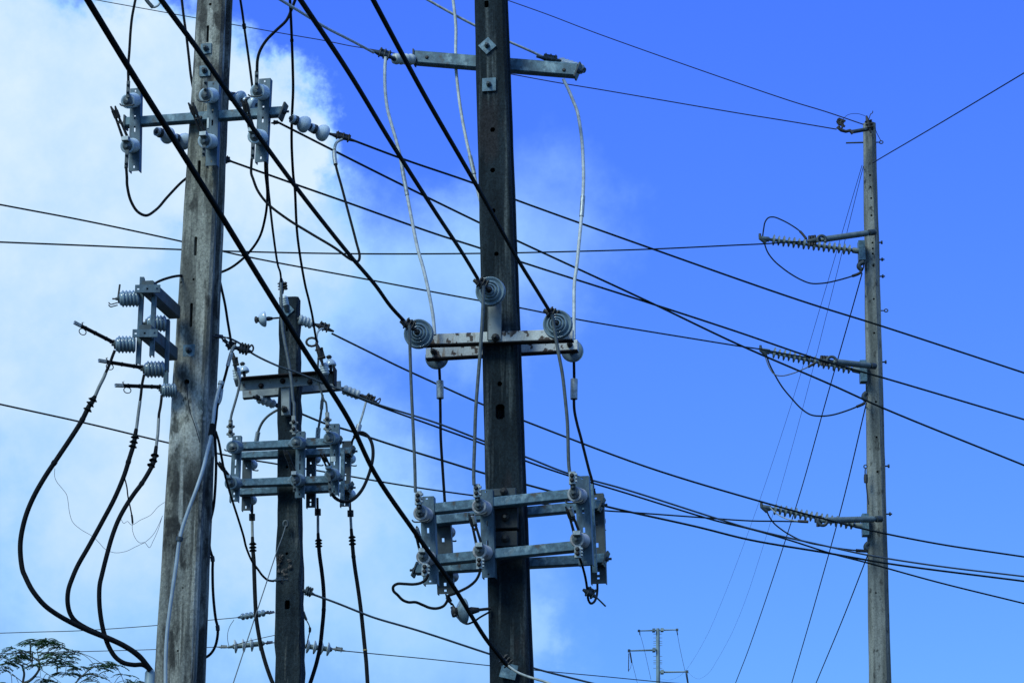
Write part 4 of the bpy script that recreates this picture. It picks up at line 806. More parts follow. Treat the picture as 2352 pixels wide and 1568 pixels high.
termination('black cable with a yellow band near its foot, outermost right of the short pole', D('y6', 1500, 10, 1503, 80, 1507, 145, 1512, 245, 1520, 350, 1530, 470, 1545, 590, 1562, 700, 1578, 810, 1595, 940, 1610, 1080, 1625, 1230, 1640, 1380, 1652, 1566), (25.5, 25.3), 9.2, (q('y6', 1507, 147), q('y6', 1511, 248)),
            D('y6', 1518, 308, 1520, 336, 1522, 366), [(q('y6', 1534, 490), 1.12)], G4, (q('y6', 1505, 88), q('y6', 1506, 138), 14), q('y6', 1629, 1278))
# foot of the short pole
cable('guy_wire', 'thin pale guy wire slanting from a ring on the short pole down to the left', 'wire', D('y6', 950, 215, 925, 300, 880, 420, 770, 750, 650, 1110, 500, 1566), (24.85, 24.2), 2.6, 'grey_cable')
m = MB(); C = on(q('y6', 950, 205), pSP, .05); m.tube([C + Vector((.02 * math.cos(a), -.01, .03 * math.sin(a))) for a in [k * math.pi / 6 for k in range(13)]], .012, 6); m.build('ring_bolt', 'dull_steel', None, 'small steel ring bolted to the short pole holding the guy wire', 'ring bolt')
clamp('flat bolted clamp on the chipped patch of the short pole', q('y6', 832, 688), q('y6', 965, 682), 24.85, 24.9, 10, bolts=2, mat='dull_steel')
clamp('knobbly clamp on the right edge of the short pole near its foot', q('y6', 1095, 770), q('y6', 1195, 808), 24.95, 25.0, 17, bolts=3, mat='dull_steel')
cable('power_line', 'grey line leaving the foot of the short pole to pass behind the dark pole', 'power line', D('y6', 1185, 806, 1400, 885, 1600, 965, 1716, 1008) + [(960, 1447), (1122, 1500), (1228, 1534), (1356, 1567)], (25, 26, 27.5), 5.4, 'grey_cable', None, wref=0)
GN = 'dark lines behind the short pole'
cable('power_line', 'line from the dead end clamp near the short pole top down to the right edge', 'power line', D('z3', 1375, 740, 1700, 900, 2091, 1092) + [(1000, 880), (1112, 930), (1206, 967), (1480, 1070), (1750, 1152), (1893, 1191), (1993, 1216), (2153, 1248), (2352, 1278)], (25.1, 26, 29), 4.6, 'line_cable', GN, wref=0)
cable('power_line', 'line from behind the short pole switches under the twin messengers to the right edge', 'power line', D('z4', 1055, 140, 1300, 240, 1440, 282, 1600, 330, 1790, 395, 2091, 493) + [(1026, 1060), (1114, 1087), (1211, 1113), (1248, 1123), (1387, 1161), (1600, 1209), (1722, 1239), (1905, 1270), (2050, 1295), (2352, 1334)], (25.4, 26, 29), 5.0, 'line_cable', GN, wref=0)
GB = 'insulators on the thin wires low behind the short pole'
ribbed('slim grey string left of the short pole foot on the upper thin wire', [q('y6', 540, 1005), q('y6', 800, 960)], (27, 26.8), 8.0, 6, 'grey_porcelain', GB, .45)
def sheds4(label, a, b, Y, R):
    A, B = at(a, Y), at(b, Y); t = (B - A).normalized(); L = (B - A).length; r = R * pxm(A); root = thing('strain_insulator', label, 'insulator', A, GB)
    m = MB(); m.lathe(A, B, [(0, r * .2), (L * .12, r * .22), (L * .14, r * .36), (L * .95, r * .36), (L, r * .2)], 14); m.build('core_rod', 'grey_polymer', root)
    for i in range(4):
        c = A + t * L * (.17 + .22 * i); m = MB(); m.lathe(c, c + t, [(0, r * .4), (r * .05, r), (r * .2, r * .98), (r * .45, r * .45)], 18); m.build('shed', 'white_polymer', root)
sheds4('big four shed insulator left of the short pole foot', q('y6', 455, 1258), q('y6', 770, 1225), 26.5, 16)
sheds4('big four shed insulator right of the short pole foot', q('y6', 1085, 1245), q('y6', 1350, 1280), 26.5, 16)
clamp('gripping clamp at the left end of the big left insulator', q('y6', 360, 1256), q('y6', 475, 1262), 26.5, 26.5, 7, bolts=1, mat='pale_sleeve')
clamp('gripping clamp with two bolts at the right end of the big right insulator', q('y6', 1340, 1270), q('y6', 1468, 1292), 26.5, 26.5, 9, bolts=2, mat='pale_sleeve')
clamp('shackle joining the big left insulator to the short pole', q('y6', 765, 1225), q('y6', 850, 1220), 26.4, 26.0, 7, bolts=1, name='shackle')
clamp('shackle joining the slim grey string to the short pole', q('y6', 795, 965), q('y6', 855, 962), 26.7, 26.3, 7, bolts=1, name='shackle')
GT = 'thin wires crossing low behind the poles'
cable('thin_wire', 'thin wire at lower left, upper of two, ending at the slim grey string', 'wire', [(0, 1453)] + D('y5', 370, 1058, 780, 1046, 1550, 993) + D('y6', 280, 1028, 500, 1008, 545, 1003), (27, 27), 1.8, 'bare_wire', GT)
cable('thin_wire', 'thin wire at lower left passing the tree top, ending at the big left insulator', 'wire', [(0, 1500)] + D('y5', 600, 1258, 1530, 1232) + D('y6', 270, 1261, 365, 1256), (27, 26.5), 1.8, 'bare_wire', GT)
cable('thin_wire', 'thin wire from the big right insulator passing low behind the dark pole and mast', 'wire', D('y6', 1460, 1291, 1716, 1316) + [(980, 1512), (1120, 1527), (1250, 1540)] + D('y3', 0, 1185, 880, 1270, 1250, 1300), (26.5, 30), 2.0, 'bare_wire', GT)
cable('jumper_wire', 'thin looped wire joining the two insulators left of the short pole foot', 'wire', D('y6', 505, 1025, 470, 1080, 452, 1140, 452, 1200, 462, 1245), (27, 26.5), 1.3, 'bare_wire')
cable('jumper_wire', 'thin dark wire along the big left insulator to the short pole', 'wire', D('y6', 470, 1255, 580, 1220, 700, 1190, 790, 1170, 860, 1155), (26.3, 26.2), 1.6, 'bare_wire')
cable('lead_cable', 'short sleeved pigtail on the right side of the short pole foot', 'cable', D('y6', 1093, 880, 1100, 950, 1125, 1020, 1150, 1070, 1158, 1110, 1145, 1170, 1125, 1260), (25.2, 26.4), 2.6, 'black_rubber', None, sleeves=((q('y6', 1100, 955), q('y6', 1128, 1022), 6.5, 'pale_sleeve', 'sleeve'), (q('y6', 1154, 1095), q('y6', 1156, 1125), 6, 'cast_iron', 'tie')))

# ================================================================== dark middle pole
arm('galvanised box arm near the top of the dark pole, bright and mottled', pMP, q('z5', 545, 487), q('z5', 1900, 597), -.33, 30, .09, caps=(('a', 34, 0), ('b', 36, .4)), bolts=(q('z5', 643, 481), q('z5', 1790, 587)))
ribbed('ribbed strain insulator at the left end of the bright top arm', [q('z5', 350, 492), q('z5', 545, 500)], (21.25, 21.4), 13.5, 4, 'white_polymer', None, .88, ends=.1)
ribbed('ribbed strain insulator peeping out behind the right end of the bright top arm', [q('z5', 1735, 515), q('z5', 1960, 590)], (21.8, 21.65), 13, 5, 'white_polymer', None, .86, ends=.1)
clamp('dark bolted clamp holding the pale conductor at the left of the bright top arm', q('z5', 185, 425), q('z5', 385, 495), 21.2, 21.25, 18, bolts=3, mat='dull_steel')
clamp('dark bolted clamp holding the pale conductor above the right end of the bright top arm', q('z5', 1560, 475), q('z5', 1790, 515), 21.65, 21.75, 15, bolts=3, mat='dull_steel')
GV = 'pale leads hanging from the top arm of the dark pole'
cable('lead_cable', 'pale lead with a halfway sleeve, hanging from the left end of the bright top arm', 'cable', D('z5', 298, 480, 292, 570, 292, 700, 298, 800, 315, 920, 350, 1050, 385, 1170, 415, 1290, 435, 1400, 455, 1510) + D('z6', 360, 0, 395, 120, 430, 260, 465, 430, 485, 550, 500, 710), (21.2, 20.9), 8.0, 'pale_line', GV, sleeves=((q('z5', 434, 1400), (935, 443), 10, 'aluminium', 'sleeve'),))
cable('lead_cable', 'pale lead bowing right from the bright top arm down to the white arms', 'cable', D('z5', 1785, 665, 1825, 745, 1865, 840, 1900, 930, 1925, 1060, 1942, 1200, 1950, 1340, 1953, 1500) + D('y7', 638, 1000, 622, 1180) + D('z6', 1688, 130, 1668, 280, 1665, 500, 1664, 745), (21.7, 21.2), 8.2, 'pale_line', GV, sleeves=((q('y7', 641, 955), q('y7', 637, 1046), 11, 'aluminium', 'sleeve'),))
cable('lead_cable', 'lead passing behind the bright top arm, sleeved beside the dark pole left edge', 'cable', D('z5', 862, 0, 878, 130, 886, 250, 884, 400, 886, 560, 900, 720, 920, 880, 945, 1030, 975, 1180, 1000, 1290, 1035, 1440, 1062, 1568, 1090, 1680), (21.5, 21.3), 7.4, 'pale_line', GV, sleeves=((q('z5', 1003, 1305), q('z5', 1038, 1450), 10.5, 'aluminium', 'sleeve'),))
GWA = 'white painted arms of the dark pole'
def painted_arm(label, a, b, off, h, dots):
    A, B = on(a, pMP, off), on(b, pMP, off); u = pxm((A + B) / 2); root = thing('crossarm', label, 'crossarm', (A + B) / 2, GWA)
    MB().bar(A, B, .07, h * u, bev=.06).build('beam', 'peeling_paint', root)
    m = MB(); z = Vector((0, 0, h * u / 2 + .004)); m.bar(A - z, B - z, .075, .008); m.build('rusty_underside', 'rusty_steel', root)
    for p in dots:
        C = on(p, pMP, off + .036); m = MB(); m.lathe(C, C + nMP * .07, [(0, .024), (.016, .024), (.0161, .012), (.07, .012)], 8); m.build('bolt', 'cast_iron', root)
painted_arm('front white painted arm of the dark pole, peeling to rust', q('z6', 400, 757), q('z6', 1658, 712), .055, 25, ())
painted_arm('rear white painted arm of the dark pole, peeling to rust and set lower', q('z6', 432, 872), q('z6', 1698, 800), -.33, 24, (q('z6', 490, 850), q('z6', 1630, 790)))
rb = thing('pole_bracket', 'pale upright channel on the dark pole between the upper disc and the white arms', 'bracket', on(q('z6', 1010, 760), pMP, .06))
A_, B_ = on(q('z6', 1010, 420), pMP, .055), on(q('z6', 1010, 762), pMP, .055); u_ = pxm(A_)
MB().bar(A_ + nMP * .042, B_ + nMP * .042, 30 * u_, .012, nMP).build('channel', 'painted_steel', rb)
MB().bar(A_ - rMP * 16 * u_ + nMP * .02, B_ - rMP * 16 * u_ + nMP * .02, .008, .06, nMP).build('flange', 'dull_steel', rb)
C = on(q('z6', 1010, 735), pMP, .10); MB().lathe(C, C + nMP * .07, [(0, .032), (.02, .032), (.021, .014), (.07, .014)], 8).build('bolt', 'cast_iron', rb)
GDI = 'ringed disc insulators of the dark pole'
def disc(label, c, R, off, back, side=1, depth=.16):
    F = on(c, pMP, off + depth * side); Bk = on(back, pMP, off); ax = (F - Bk).normalized(); r = R * pxm(F); L = (F - Bk).length
    root = thing('disc_insulator', label, 'insulator', Bk, GDI)
    for d0, k in ((L * .45, 1.0), (L * .72, .98)):
        m = MB(); c0 = Bk + ax * d0
        m.lathe(c0, c0 + ax, [(0, r * .35 * k), (-.012, r * .9 * k), (0, r * .97 * k), (.012, r * k), (.022, r * .97 * k), (.012, r * .86 * k), (.004, r * .80 * k), (.004, r * .70 * k)], 32); m.build('outer_shed', 'grey_porcelain', root)
    m = MB(); c0 = Bk + ax * L * .72; pr = [(.004, r * .72)]
    for k, h in ((.62, .030), (.42, .042), (.24, .055)): pr += [(.006, r * (k + .085)), (h, r * (k + .055)), (h + .006, r * k), (h, r * (k - .05)), (.01, r * (k - .075))]
    m.lathe(c0, c0 + ax, pr + [(.02, r * .10), (.02, 0)], 32); m.build('petticoat_rings', 'grey_porcelain', root)
    m = MB(); m.lathe(c0, c0 + ax, [(.0, r * .13), (.07, r * .13), (.075, 0)], 12); m.lathe(Bk - ax * .05, Bk + ax * L * .7, [(0, r * .3), (L * .7, r * .34)], 14); m.build('stud', 'cast_iron', root)
    return root
disc('ringed disc insulator at the left end of the white arms', q('z6', 355, 690), 34.5, .16, q('z6', 385, 722))
disc('highest ringed disc insulator, hung straight before the dark pole', q('z6', 955, 335), 34.5, .16, q('z6', 985, 368))
disc('ringed disc insulator at the right end of the white arms', q('z6', 1518, 612), 34.5, .16, q('z6', 1548, 645))
disc('ringed disc insulator half hidden behind the left end of the rear white arm', q('z6', 515, 902), 27, -.45, q('z6', 520, 898), -1)
disc('ringed disc insulator half hidden behind the right end of the rear white arm', q('z6', 1657, 850), 26, -.45, q('z6', 1640, 835), -1)
GC = 'dark cable clamps on the disc insulators'
for lb, x, y in (('dark cable clamp on the left end disc insulator of the white arms', 280, 605), ('dark cable clamp on the highest disc insulator of the dark pole', 893, 262), ('dark cable clamp on the right end disc insulator of the white arms', 1480, 512)):
    clamp(lb, q('z6', x - 70, y - 12), q('z6', x + 75, y + 70), 20.6, 20.62, 21, bolts=3, group=GC)
GG = 'grey leads dropping from the disc insulators to the lower switches'
cable('lead_cable', 'grey lead dropping from the left disc to the dark pole left front switch', 'cable', D('z6', 288, 630, 292, 800, 298, 1000, 308, 1250, 320, 1500) + D('z7', 334, 60, 338, 245), (20.55, 20.62), 7.4, 'grey_cable', GG)
cable('lead_cable', 'grey lead dropping from the highest disc to the dark pole middle front switch', 'cable', D('z6', 908, 300, 905, 420, 895, 620, 880, 850, 860, 1100, 842, 1350, 835, 1568) + D('z7', 826, 90, 828, 185), (20.55, 20.62), 8.2, 'grey_cable', GG)
cable('lead_cable', 'grey lead dropping from the right disc to the dark pole right front switch', 'cable', D('z6', 1482, 540, 1505, 690, 1535, 860, 1568, 1040, 1592, 1250, 1610, 1450) + D('z7', 1620, 0, 1628, 85), (20.5, 20.62), 8.0, 'grey_cable', GG)
GRD = 'black drops behind the white arms with bolted connectors'
def drop(label, p, con, Ys):
    o, path = cable('lead_cable', label, 'cable', p, Ys, 6.6, 'black_rubber', GRD, sleeves=((con[0], con[1], 17, 'aluminium', 'connector'), (p[0], con[0], 5.6, 'grey_cable', 'bare_end'), (con[2], con[3], 6, 'dull_steel', 'cable_stub')))
drop('black drop with a pale connector behind the left of the white arms', D('z6', 538, 990, 543, 1095, 545, 1240, 547, 1350, 550, 1568) + D('z7', 565, 40, 585, 345), (q('z6', 543, 1092), q('z6', 545, 1246), q('z6', 520, 1060), q('z6', 545, 1095)), (21.55, 21.5))
drop('black drop with a pale connector behind the right of the white arms', D('z6', 1664, 935, 1666, 1080, 1664, 1245, 1668, 1340, 1690, 1450, 1722, 1568) + D('z7', 1790, 60, 1815, 150, 1832, 285), (q('z6', 1666, 1084), q('z6', 1664, 1244), q('z6', 1640, 1070), q('z6', 1664, 1084)), (21.55, 21.5))
# the switch frame of the dark pole
GMF = 'galvanised arms of the switch frame on the dark pole'
arm('upper front arm of the switch frame on the dark pole', pMP, q('z7', 430, 395), q('z7', 1760, 258), .11, 23, .09, group=GMF)
arm('lower front arm of the switch frame on the dark pole', pMP, q('z7', 450, 823), q('z7', 1800, 690), .11, 23, .09, group=GMF)
arm('upper rear arm of the switch frame on the dark pole', pMP, q('z7', 480, 488), q('z7', 1890, 355), -.35, 21, .09, group=GMF, caps=(('b', 34, .4),))
arm('lower rear arm of the switch frame on the dark pole', pMP, q('z7', 345, 895), q('z7', 1925, 805), -.35, 22, .09, group=GMF, caps=(('a', 34, -.4), ('b', 34, .4)))
rb = thing('pole_bracket', 'dark backing plates holding the switch frame to the dark pole', 'bracket', on(q('z7', 1090, 700), pMP, .02))
for x, y, w, h, mt in ((1085, 250, 190, 66, 'dull_steel'), (1098, 465, 200, 180, 'wood'), (1098, 640, 190, 130, 'wood')):
    C = on(q('z7', x, y), pMP, .03); u_ = pxm(C); m = MB(); m.bar(C - rMP * w * .137 * u_, C + rMP * w * .137 * u_, .05, h * .2746 * u_, bev=.12); o = m.build('backing_plate', mt, rb)
    m = MB(); C = C + nMP * .026; m.lathe(C, C + nMP * .05, [(0, .03), (.02, .03), (.021, .013), (.05, .013)], 8); m.build('bolt', 'cast_iron', o)
GMS = 'fuse switches on the frame of the dark pole'
MO = .165; HM = ((.018, .035), (.955, .975)); SM = ((.36, .42), (.58, .64))
fuse_unit('left front fuse switch of the dark pole, crossed by the thickest cable', GMS, pMP, rMP, 'z7', (432, 280), (462, 1015), 120, MO, (((432, 440), (380, 418)), ((455, 800), (405, 785))), 66, fork=((395, 735), (345, 575), 20), clampstraps=((362, 350, 362, 240, 78), (420, 845, 418, 945, 78)), straps=((375, 440, 368, 350, 44),), hooks=((455, 470, 310, 482),), holes=HM, slots=SM, por='stained_porcelain', flange=.07, blocky=True, tips=True)
fuse_unit('middle front fuse switch of the dark pole, with a bright terminal clamp', GMS, pMP, rMP, 'z7', (928, 222), (950, 958), 112, MO, (((925, 385), (870, 362)), ((930, 755), (875, 738))), 66, fork=((872, 690), (815, 475), 22), clampstraps=((852, 290, 850, 180, 76), (875, 790, 875, 888, 78)), straps=((868, 390, 858, 290, 44),), hooks=((938, 412, 782, 422),), holes=HM, slots=SM, por='stained_porcelain', flange=.07, blocky=True, tips=True, mark=None)
fuse_unit('right front fuse switch of the dark pole', GMS, pMP, rMP, 'z7', (1728, 110), (1762, 852), 120, MO, (((1722, 280), (1668, 262)), ((1745, 655), (1690, 640))), 66, fork=((1690, 590), (1630, 410), 24), clampstraps=((1652, 180, 1650, 75, 80), (1697, 700, 1697, 795, 80)), straps=((1662, 290, 1655, 180, 44),), hooks=((1742, 312, 1588, 322),), holes=HM, slots=SM, por='stained_porcelain', flange=.07, blocky=True, tips=True)
fuse_unit('left rear fuse switch of the dark pole, seen dark against the sky', GMS, pMP, rMP, 'z7', (560, 430), (590, 1095), 140, -.42, (((590, 575), (628, 582)), ((615, 940), (655, 952))), 50, side=-1, holes=((.945, .972),), slots=((.30, .35), (.52, .58), (.86, .90)), hooks=((615, 640, 680, 650),), mat='dull_steel', por='stained_porcelain')
fuse_unit('right rear fuse switch of the dark pole', GMS, pMP, rMP, 'z7', (1845, 255), (1870, 1010), 130, -.42, (((1850, 480), (1885, 488)),), 50, side=-1, holes=((.045, .065), (.93, .95)), slots=((.30, .36), (.55, .60), (.87, .90)), hooks=((1880, 560, 1930, 560),), mat='dull_steel', por='stained_porcelain')
A_, B_ = on(q('z7', 1805, 180), pMP, -.1), on(q('z7', 1840, 920), pMP, -.1); m = MB(); m.bar(A_, B_, 11 * pxm(A_), .02, nMP); m.build('flat_bar', 'galvanised', None, 'narrow flat bar between the right front and rear switches of the dark pole', 'bracket')
clamp('small dark cap where the right black drop meets the switch frame', q('z7', 1800, 190), q('z7', 1825, 300), 21.1, 21.12, 13, bolts=1)
# jumpers under the frame
cable('jumper_cable', 'wavy black jumper drooping far left below the switch frame of the dark pole', 'cable', D('z7', 445, 935, 425, 975, 385, 1003, 320, 1015, 250, 1012, 185, 1012, 153, 1035, 155, 1070, 190, 1105, 230, 1145, 280, 1165, 340, 1165, 400, 1188, 460, 1212, 520, 1216, 575, 1195, 605, 1150, 608, 1115, 650, 1098, 720, 1068, 790, 1030, 845, 980, 875, 920, 880, 880), (20.6, 20.75, 20.6), 6.6, 'black_rubber')
clamp('black splice where two jumpers meet left of the hanging bell', q('z7', 590, 1095), q('z7', 640, 1190), 20.8, 20.82, 9, bolts=1, mat='black_rubber')
pin_bell('grey bell lying on its side below the switch frame of the dark pole', q('z7', 760, 1240), q('z7', 640, 1245), 20.85, 20.82, 30, None, 'grey_porcelain', stud=(q('z7', 965, 1218), 21.0))
cable('jumper_cable', 'short black jumper from the bell below the switch frame to the dark pole', 'cable', D('z7', 600, 1150, 650, 1185, 690, 1290, 760, 1345, 820, 1330, 880, 1290, 960, 1245), (20.8, 20.9, 21.0), 4.6, 'black_rubber')
cable('jumper_cable', 'black loop dangling below the right end of the switch frame of the dark pole', 'cable', D('z7', 1712, 795, 1740, 880, 1762, 970, 1778, 1080, 1785, 1145, 1805, 1175, 1830, 1165, 1852, 1120, 1860, 1060, 1860, 1005), (20.65, 21.0, 21.4), 5.6, 'black_rubber')
clamp('weathered bolted connectors tying the dangling loop', q('z7', 1740, 1060), q('z7', 1855, 1125), 20.95, 21.0, 19, bolts=2, mat='dull_steel')
cable('cable_stub', 'stiff dark stub sticking out of the dangling loop connectors', 'cable', D('z7', 1770, 1060, 1855, 1128, 1930, 1200), (20.95, 21.0), 4.0, 'dull_steel', None)
clamp('dark clamp ending the thickest cable on the dark pole foot', (1144, 1502), (1176, 1536), 20.75, 20.78, 20, bolts=3)
cable('lead_cable', 'pale tail curving right from the end of the thickest cable', 'cable', [(1168, 1528), (1185, 1541), (1210, 1552), (1258, 1566.5), (1290, 1580)], (20.75, 20.6), 6.0, 'pale_cable', None)

# ================================================================== long lines to the slim tall pole
GZ = 'long thin lines reaching the slim tall pole'
cable('power_line', 'nearly level line from the left edge to the topmost long insulator of the slim pole', 'power line', [(0, 556), (200, 564), (410, 573), (600, 579), (840, 583), (1105, 582), (1300, 578), (1500, 572), (1690, 563)] + D('y1', 200, 1128, 400, 1115, 560, 1106), (36, 44.8), 4.2, 'line_cable', GZ, wref=0, ext=10)
cable('power_line', 'line sinking from the left edge to the second long insulator of the slim pole', 'power line', [(0, 470), (200, 508), (410, 553), (560, 588), (840, 641), (1100, 690), (1195, 707), (1330, 734), (1600, 779), (1700, 795)] + D('y2', 180, 385, 400, 425, 630, 462), (36, 44.8), 4.2, 'line_cable', GZ, wref=0, ext=10)
cable('power_line', 'line entering low at the left edge, to the lowest long insulator of the slim pole', 'power line', [(0, 928), (200, 972), (380, 1015), (545, 1050), (635, 1065), (745, 1083), (919, 1113), (1085, 1137), (1389, 1172), (1435, 1175), (1600, 1187)] + D('y8', 0, 343, 200, 346, 380, 349), (36, 44.8), 4.4, 'line_cable', GZ, wref=0, ext=10)
GX = 'thin skywires at the top of the slim pole'
cable('thin_wire', 'thin wire from the top left corner to the small arm at the slim pole top', 'wire', D('z1', 130, -8, 170, 0, 600, 78, 1000, 150, 1310, 205, 1800, 292, 2091, 342) + D('z5', 0, 385, 80, 398, 390, 450, 1340, 620, 1700, 686, 2091, 750) + D('y1', 0, 103, 400, 167, 775, 230), (62, 44.5), 1.9, 'far_wire', GX, wref=0, ext=10)
cable('thin_wire', 'thin wire from beside the dark pole down to the tip of the slim pole', 'wire', D('z5', 1290, -6, 1650, 122, 2091, 290) + D('y1', 390, 0, 700, 95, 985, 192), (55, 44.9), 2.2, 'far_wire', GX, wref=0, ext=10)
cable('thin_wire', 'thin wire rising from the slim pole to the right edge', 'wire', D('y1', 1060, 495, 1130, 452, 1330, 335, 1568, 195) + [(2352, 168)], (44.85, 36), 2.6, 'far_wire', GX, wref=0, ext=10)
GH = 'lines diving from the slim pole towards the far mast'
fw = [(1980, 380), (1940, 515), (1889, 689), (1817, 930), (1745, 1148), (1700, 1272), (1659, 1378), (1622, 1462), (1580, 1532), (1560, 1552), (1535, 1561), (1510, 1556)]
cable('thin_wire', 'leftmost of the two hair thin lines diving from the slim pole to the far mast', 'wire', fw, (45, 80, 219), 1.5, 'far_wire', GH, wref=0)
fw = [(1983, 382), (1950, 515), (1907, 689), (1843, 940), (1785, 1148), (1747, 1272), (1712, 1378), (1680, 1455), (1650, 1510), (1627, 1545), (1605, 1558), (1590, 1552), (1578, 1538)]
cable('thin_wire', 'rightmost of the two hair thin lines diving from the slim pole to the far mast', 'wire', fw, (45, 80, 219), 1.5, 'far_wire', GH, wref=0)
cable('power_line', 'dark line diving from below the topmost long insulator of the slim pole', 'power line', [(1980, 628), (1963, 689), (1900, 910), (1833, 1148), (1722, 1483), (1690, 1566)], (44.9, 75), 2.9, 'far_wire', GH, wref=0, ext=20)
cable('power_line', 'dark line diving from below the second long insulator of the slim pole', 'power line', [(1990, 925), (1937, 1148), (1873, 1380), (1819, 1566)], (44.9, 66), 2.9, 'far_wire', GH, wref=0, ext=20)
cable('power_line', 'dark line diving from below the lowest long insulator of the slim pole', 'power line', [(1993, 1274), (1940, 1410), (1875, 1566)], (44.9, 58), 2.9, 'far_wire', GH, wref=0, ext=20)
# long rod insulators
GR = 'long shed covered rod insulators on the slim pole'
def longrod(label, s, base, tip, Yb, Yt, plate, n=16):
    A, B = at(q(s, *base), Yb), at(q(s, *tip), Yt); t = (B - A).normalized(); L = (B - A).length; k = SHEET[s][2] * pxm(A) / .293
    root = thing('rod_insulator', label, 'insulator', A, GR); core = .029
    m = MB(); m.lathe(A, B, [(0, .05), (L * .10, .05), (L * .11, core), (L * .92, core * .92), (L * .925, .045), (L, .04)], 14); m.build('core_rod', 'grey_polymer', root)
    for i in range(n):
        c = A + t * L * (.13 + .74 * i / (n - 1)); r = .094 if i % 2 else .086; m = MB(); m.lathe(c, c + t, [(.0, core * 1.1), (.010, r), (.014, r), (.036, core * 1.1)], 16); m.build('shed', 'grey_polymer', root)
    x, y, w, h = plate; C = at(q(s, x, y), Yb); k = SHEET[s][2] * pxm(C); m = MB(); m.box(C + Vector((0, .02, 0)), Vector((w * k / 2, 0, 0)), Vector((0, .09, 0)), Vector((0, 0, h * k / 2))); m.build('base_plate', 'galvanised', root)
    m = MB(); m.tube([B - t * .08 + Vector((0, 0, -.07)), B, B + t * .03 + Vector((0, 0, .05))], [.03, .038, .018], 8); m.tube([B + t * .02 + Vector((0, 0, -.02)), B + t * .02 + Vector((0, 0, .08))], .022, 8); m.build('line_clip', 'dull_steel', root)
longrod('topmost long rod insulator of the slim pole, its lead curling above', 'y1', (985, 1188), (185, 1085), 44.95, 44.6, (972, 1185, 50, 160))
longrod('second long rod insulator of the slim pole, crossed by the weathered lines', 'y2', (985, 560), (190, 393), 44.95, 44.6, (985, 560, 52, 172))
longrod('lowest long rod insulator of the slim pole', 'y8', (875, 390), (95, 238), 44.95, 44.6, (870, 375, 48, 165))
GU = 'grey strain rods with arcing rings on the slim pole'
def strainrod(label, s, base, tip, cl, Yb, Yt, ringo):
    A, B = at(q(s, *base), Yb), at(q(s, *tip), Yt); t = (B - A).normalized(); L = (B - A).length; root = thing('strain_insulator', label, 'insulator', A, GU)
    pr = [(0, .0), (0, .03), (L * .06, .03)]; n = 24
    for i in range(n): pr += [(L * (.07 + .88 * i / n), .046), (L * (.07 + .88 * (i + .5) / n), .053)]
    m = MB(); m.lathe(A, B, pr + [(L * .96, .05), (L * 1.08, .035), (L * 1.08, 0)], 14); m.build('ribbed_rod', 'grey_polymer', root)
    x, y, r, a0, a1 = ringo; k = SHEET[s][2] * pxm(B); c = at(q(s, x, y), Yt - .05); m = MB()
    m.tube([c + Vector((math.cos(R_(a)), .0, math.sin(R_(a)))) * r * k for a in range(a0, a1 + 1, 15)], .026, 8); m.build('arcing_ring', 'dull_steel', root)
    C = at(q(s, *cl), Yt); m = MB(); d = (C - B).normalized(); l = (C - B).length
    m.tube([B, B + d * l * .35, B + d * l * .5, C], [.03, .035, .05, .025], 8)
    m.build('dead_end', 'dull_steel', root); m = MB()
    for f in (.55, .7, .85): m.tube([B + d * l * f - Vector((0, 0, .08)), B + d * l * f + Vector((0, 0, .09))], .024, 6)
    m.build('bolts', 'cast_iron', root)
    m = MB(); m.tube([A - t * .08, A + t * .02], .055, 8); m.build('shackle', 'dull_steel', root)
strainrod('grey strain rod above the topmost long insulator of the slim pole', 'y1', (1040, 1040), (680, 1092), (545, 1108), 44.8, 44.4, (660, 1095, 33, -40, 220))
strainrod('grey strain rod at the second long insulator of the slim pole', 'y2', (1050, 515), (775, 485), (640, 475), 44.8, 44.3, (738, 478, 36, -20, 190))
strainrod('grey strain rod before the lowest long insulator of the slim pole', 'y8', (960, 330), (570, 340), (500, 352), 44.8, 44.3, (548, 345, 34, 150, 395))
GRJ = 'jumper loops on the slim pole'
cable('jumper_wire', 'lead curling up and over the topmost long insulator of the slim pole', 'wire', D('y1', 195, 1085, 205, 1010, 217, 955, 243, 923, 285, 918, 345, 940, 420, 980, 490, 1030, 545, 1095), (44.6, 44.4), 3.2, 'line_cable', GRJ, sleeves=((q('y1', 488, 1030), q('y1', 540, 1090), 6, 'cast_iron', 'splice'),))
cable('jumper_wire', 'hanging loop below the topmost long insulator of the slim pole', 'wire', D('y1', 205, 1105, 235, 1190, 285, 1258, 350, 1315, 420, 1365, 500, 1410, 575, 1437, 670, 1436, 770, 1417, 900, 1380, 960, 1355, 985, 1320, 990, 1280), (44.6, 44.85), 3.4, 'line_cable', GRJ, sleeves=((q('y1', 895, 1380), q('y1', 975, 1350), 7, 'cast_iron', 'splice'),))
cable('jumper_wire', 'hanging loop below the second long insulator of the slim pole', 'wire', D('y2', 225, 425, 250, 500, 290, 580, 350, 680, 420, 765, 500, 850, 575, 898, 660, 908, 740, 900, 830, 875, 935, 835, 1000, 800, 1005, 750), (44.6, 44.85), 3.6, 'line_cable', GRJ, sleeves=((q('y2', 935, 838), q('y2', 1000, 805), 7, 'cast_iron', 'splice'),))
cable('jumper_wire', 'short pale loop tucked under the second long insulator of the slim pole', 'wire', D('y2', 215, 440, 250, 530, 290, 582, 350, 593, 430, 575, 500, 548, 560, 520, 620, 485), (44.6, 44.3), 2.6, 'grey_cable', GRJ, sleeves=((q('y2', 555, 525), q('y2', 610, 492), 6, 'cast_iron', 'splice'),))
